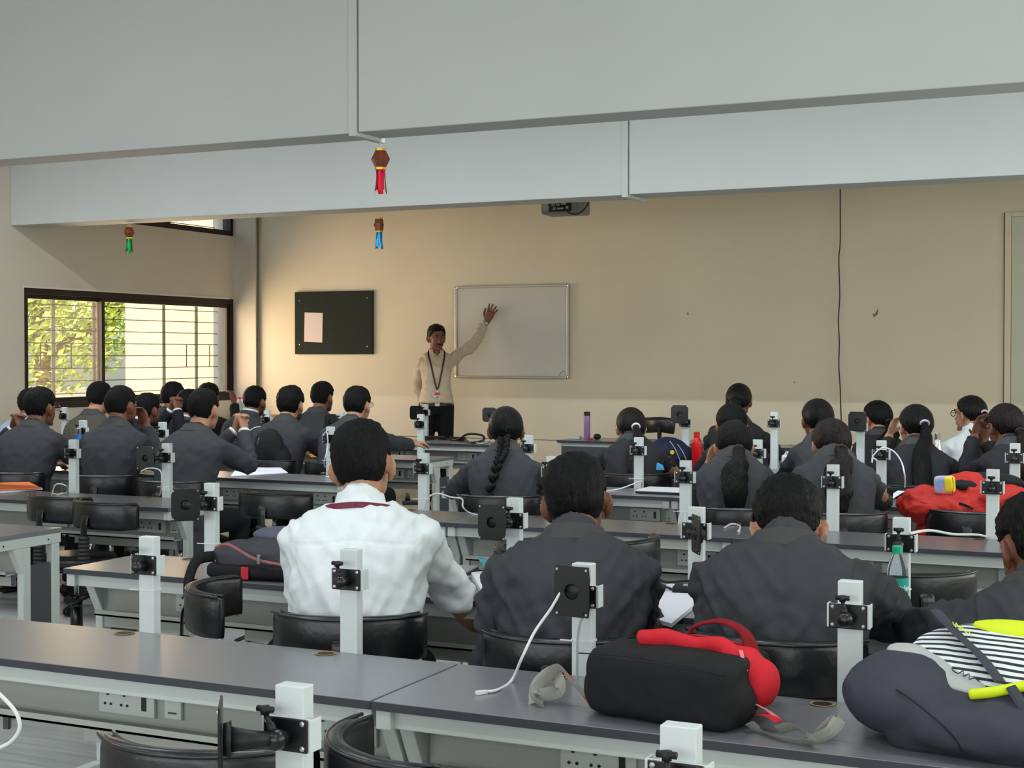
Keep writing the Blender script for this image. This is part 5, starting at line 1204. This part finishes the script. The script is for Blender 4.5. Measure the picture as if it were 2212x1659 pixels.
# ------------------------------------------------------------ paper, books, gadgets
def slab(name, pts, z0, th, m, label, cat, extra=None):
    P_ = [atz(x, y, z0) for x, y in pts]; b = MB(); b.prism(P_, (0,0,th)); o = b.build(name, m, None, bevel=.0006)
    tag(o, label, cat); return o
n = slab('notebook', [(1388,1338),(1450,1356),(1530,1290),(1530,1276),(1442,1268)], TZ+.001, .012, M_paper, 'open white notebook jutting over the table edge beside the second foreground student', 'notebook')
n = slab('notebook', [(1046,1298),(1018,1247),(1075,1240),(1096,1262)], TZ+.001, .016, M_paper, 'thick white notebook under the arm of the second foreground student', 'notebook')
p = [atz(x,y,TZ+.03) for x,y in ((1030,1202),(1078,1216),(1085,1236),(1045,1228))]; b = MB(); b.prism(p, (0,0,.002)); tag(b.build('leaflet', mat('blue_green_print', (40,120,190), .5, rgb2=(90,190,90), noise_scale=12)), 'blue and green printed leaflet beside the thick notebook', 'leaflet')
lp = empty('laptop', tuple(atz(982, 1252, TZ)), R(10)); b = MB(); b.bb((-.15,.0,.002),(.025,.2,.012)); b.build('base', M_dpanel, lp, bevel=.003); b = MB(); b.bb((-.15,.0,.013),(.025,.2,.019)); b.build('lid', mat('silver_lid', (170,176,182), .35, metal=.4), lp, bevel=.002)
tag(lp, 'closed grey laptop at the right elbow of the white-shirted student', 'laptop')
p = atz(1372, 1066, TZ); lp = empty('laptop', (p.x, p.y, TZ)); b = MB(); b.bb((0,0,.002),(.33,.22,.010)); b.build('base', M_blackm, lp, bevel=.002); b = MB(); b.bb((0,0,.011),(.33,.22,.02)); b.build('lid', mat('white_lid', (205,208,212), .35), lp, bevel=.004)
tag(lp, 'closed white-lidded laptop on the empty centre table', 'laptop')
p = atz(1494, 1290, TZ); ad = empty('power_adapter', (p.x, p.y+.03, TZ), R(12)); b = MB(); b.box((0,0,.016),(.13,.075,.03)); b.build('casing', M_blackm, ad, bevel=.006); b = MB(); b.box((-.01,0,.0318),(.05,.03,.001)); b.build('rating_label', M_lgrey, ad)
b = MB(); b.tube(bez([(-.065,0,.015),(-.10,.0,.03),(-.12,.03,.045),(-.09,.05,.03),(-.02,.055,.036),(.05,.05,.03)],6), .004, 6); b.build('lead', M_dcable, ad)
tag(ad, 'black power adapter with coiled lead between the two charcoal-blazered students', 'adapter')
slab('notebook', [(0,1066),(92,1058),(60,1046),(0,1047)], TZ+.001, .010, M_paper, 'white notebook under the orange one at the left edge', 'notebook')
slab('notebook', [(-8,1060),(90,1056),(62,1043),(-8,1045)], TZ+.013, .006, mat('orange_cover', (226,112,48), .5), 'orange notebook at the left edge of the picture', 'notebook')
slab('paper_sheets', [(498,1030),(622,1022),(606,1011),(548,1011),(508,1016)], TZ+.001, .004, M_paper, 'loose white sheets beside the elbow of the clasped-hands student', 'paper')
slab('paper_sheets', [(1928,1078),(1990,1040),(1983,1034),(1930,1066)], TZ+.02, .002, M_paper, 'white sheet curling up beside the red backpack', 'paper')
slab('paper_sheets', [(530,975),(556,958),(575,962),(552,985)], TZ+.05, .002, M_paper, 'white sheet standing behind the black hanging backpack', 'paper')
slab('paper_sheets', [(290,1020),(330,1022),(326,1012),(300,1004)], TZ+.001, .02, mat('cream_card',(206,190,150),.7), 'folded cream card beside the chin-resting student', 'card')
p = atz(678, 988, TZ); bk = empty('book_stack', (p.x, p.y+.02, TZ)); b = MB(); b.box((0,0,.012),(.07,.05,.022)); b.build('yellow_book', mat('yellow_cover',(225,180,30),.5), bk, bevel=.002); b = MB(); b.box((-.005,0,.034),(.065,.05,.02)); b.build('red_book', mat('crimson_cover',(170,20,45),.5), bk, bevel=.002); tag(bk, 'small red and yellow books in front of the bushy-haired student', 'books')
p = aty(1290, 944, 11.7); b = MB(); b.ell((p.x, 11.7, TZ+.026), (.034,.03,.026), 16, 10); tag(b.build('computer_mouse', M_blackm, smooth=True), 'black rounded mouse beside the lilac bottle', 'mouse')
p = aty(1276, 946, 11.62); b = MB(); b.box((p.x, 11.62, TZ+.01), (.05,.02,.018)); tag(b.build('marker_pen_box', mat('crimson_plastic',(190,30,60),.4), bevel=.004), 'small crimson object between lilac bottle and mouse', 'box')
p = aty(1243, 947, 11.75); b = MB(); b.box((p.x, 11.75, TZ+.012), (.10,.06,.022)); tag(b.build('white_packet', M_post, bevel=.003), 'flat white packet at the left end of the front table', 'packet')
p = atz(1474, 978, TZ); b = MB(); b.box((p.x+.0, 8.92, TZ+.03), (.07,.05,.05)); tag(b.build('adapter_box', M_post, bevel=.005), 'white adapter box at the foot of the post with the tall square plate', 'adapter')
b = MB(); p = aty(1423, 1008, 8.0); b.prism([(p.x-.018,8.0,p.z-.02),(p.x+.03,8.0,p.z-.02),(p.x+.02,8.0,p.z+.006),(p.x-.012,8.0,p.z+.022)], (0,.02,0)); tag(b.build('blue_packet', mat('sky_blue_wrapper',(70,165,225),.5), bevel=.002), 'sky-blue packet beside the elbow of the white-hair-tie student', 'packet')
# ------------------------------------------------------------ cables
def wire(pts, r, m, label, Ys=None, z=None, n=8, plug=None):
    P_ = []
    for q in pts:
        if len(q) == 3: P_.append(aty(q[0], q[1], q[2]))
        else: P_.append(atz(q[0], q[1], TZ+r+.001))
    root = empty('cable', tuple(P_[0])); o = P_[0]
    b = MB(); b.tube(bez([p-o for p in P_], n), r, 7); b.build('lead', m, root, smooth=True)
    if plug:
        d = (P_[-1]-P_[-2]).normalized(); q = d.to_track_quat('Y','Z').to_matrix().to_4x4(); b = MB(); b.box((0,.012,0), (.011,.026,.008), M=Matrix.Translation(P_[-1]-o) @ q); b.build('plug', plug, root, bevel=.001)
    tag(root, label, 'cable'); return root
wire([(1224,1256,3.0),(1213,1275,2.98),(1190,1315,2.97),(1155,1365,2.95),(1128,1420,2.92),(1105,1470),(1075,1490),(1050,1494)], .0034, M_cable, 'white cable arching from the foreground square plate down to the table', plug=mat('clear_plug',(225,228,230),.2))
wire([(1266,1320,3.03),(1254,1345,3.03),(1248,1380,3.03),(1247,1430,3.03),(1246,1478,3.03)], .003, mat('grey_cable',(160,164,166),.5), 'grey cable running down the post of the foreground square plate')
wire([(345,1070),(349,1050,5.95),(348,1020,5.93),(335,1012,5.93),(318,1012,5.93),(305,1018,5.93)], .0035, M_cable, 'white cable looping beside the post with the left square plate')
wire([(112,1070),(118,1050,5.8),(128,1045,5.8),(143,1050,5.8),(146,1062),(128,1068),(116,1066)], .0035, M_cable, 'white cable loop by the orange notebook')
wire([(918,1098,6.02),(925,1075,6.0),(945,1066,6.0),(975,1074,5.98),(998,1078,5.96),(1000,1095,5.9),(1015,1108),(1045,1114),(1078,1113)], .004, M_cable, 'white cable arching behind the white-shirted student')
wire([(698,940,7.5),(706,934,7.5),(708,965,7.5),(700,1000,7.5),(706,1012),(716,1024),(722,1030),(704,1030)], .0035, M_cable, 'tangled white cable on the post left of the white shirt')
wire([(448,1200,4.2),(440,1215,4.2),(428,1212,4.2),(420,1235),(425,1250,4.0)], .0035, M_cable, 'white cable beside the worn grey backpack')
wire([(1967,1152,4.28),(2010,1146,4.6),(2060,1154,5.2),(2110,1155,5.6),(2133,1160)], .0045, M_cable, 'white cable stretched from the second-row post to the third-row table')
wire([(1895,995,7.45),(1886,990,7.45),(1884,1000,7.45),(1886,985,7.45),(1905,968,7.45),(1930,975,7.45),(1948,1000,7.45),(1955,1035,7.45),(1954,1060)], .004, M_cable, 'white cable arching over a post beside the long ponytail')
wire([(533,948,8.0),(536,935,8.0),(548,925,8.0),(562,921,8.0)], .004, M_cable, 'short white cable arc behind the clasped hands')
wire([(1280,1062),(1330,1058),(1370,1045,7.4),(1385,1040,7.4),(1386,1052)], .0035, M_cable, 'white cable lying on the empty centre table')
wire([(1465,1140,6.0),(1468,1115,6.0),(1478,1108,6.0),(1480,1135)], .0035, M_cable, 'short white cable loop at the post behind the second foreground student')
wire([(1565,1140),(1580,1132),(1598,1136),(1596,1146)], .004, M_cable, 'short white cable with plug behind the bowed head', plug=M_cable)
wire([(905,952),(940,946),(985,950),(1010,938,11.0),(1040,940,11.0),(1045,950),(1020,956),(1000,948)], .009, M_dcable, 'thick black cables heaped on the table before the teacher')
wire([(1012,940,11.0),(1015,952),(1040,958),(1058,952)], .006, M_cable, 'white cable on the table before the teacher')
wire([(-25,1480,2.0),(5,1505,2.0),(35,1540,2.0),(42,1575,2.0),(20,1605,2.0),(-20,1622,2.0)], .0038, M_cable, 'white cable loop hanging at the bottom left edge')
p = atz(885, 1092, TZ); mb = empty('webcam', (p.x, p.y+.02, TZ), R(30)); b = MB(); b.box((0,0,.012),(.09,.05,.02)); b.build('base', M_blackm, mb, bevel=.004); b = MB(); b.tube([(-.02,0,.02),(-.02,0,.06)], [.014,.009], 10); b.build('stem', M_blackm, mb, smooth=True); tag(mb, 'small black gadget on the table right of the white shirt collar', 'gadget')
for k, (px, py, dx) in enumerate(((935,950,.18),(985,952,.14))):
    p = atz(px, py, TZ); b = MB(); b.box((p.x, p.y+.03, TZ+.016), (dx,.05,.03)); tag(b.build('power_brick', M_blackm, bevel=.005), ['black power brick','smaller black power brick'][k]+' among the cables before the teacher', 'adapter')

bpy.data.scenes.remove(TMP)
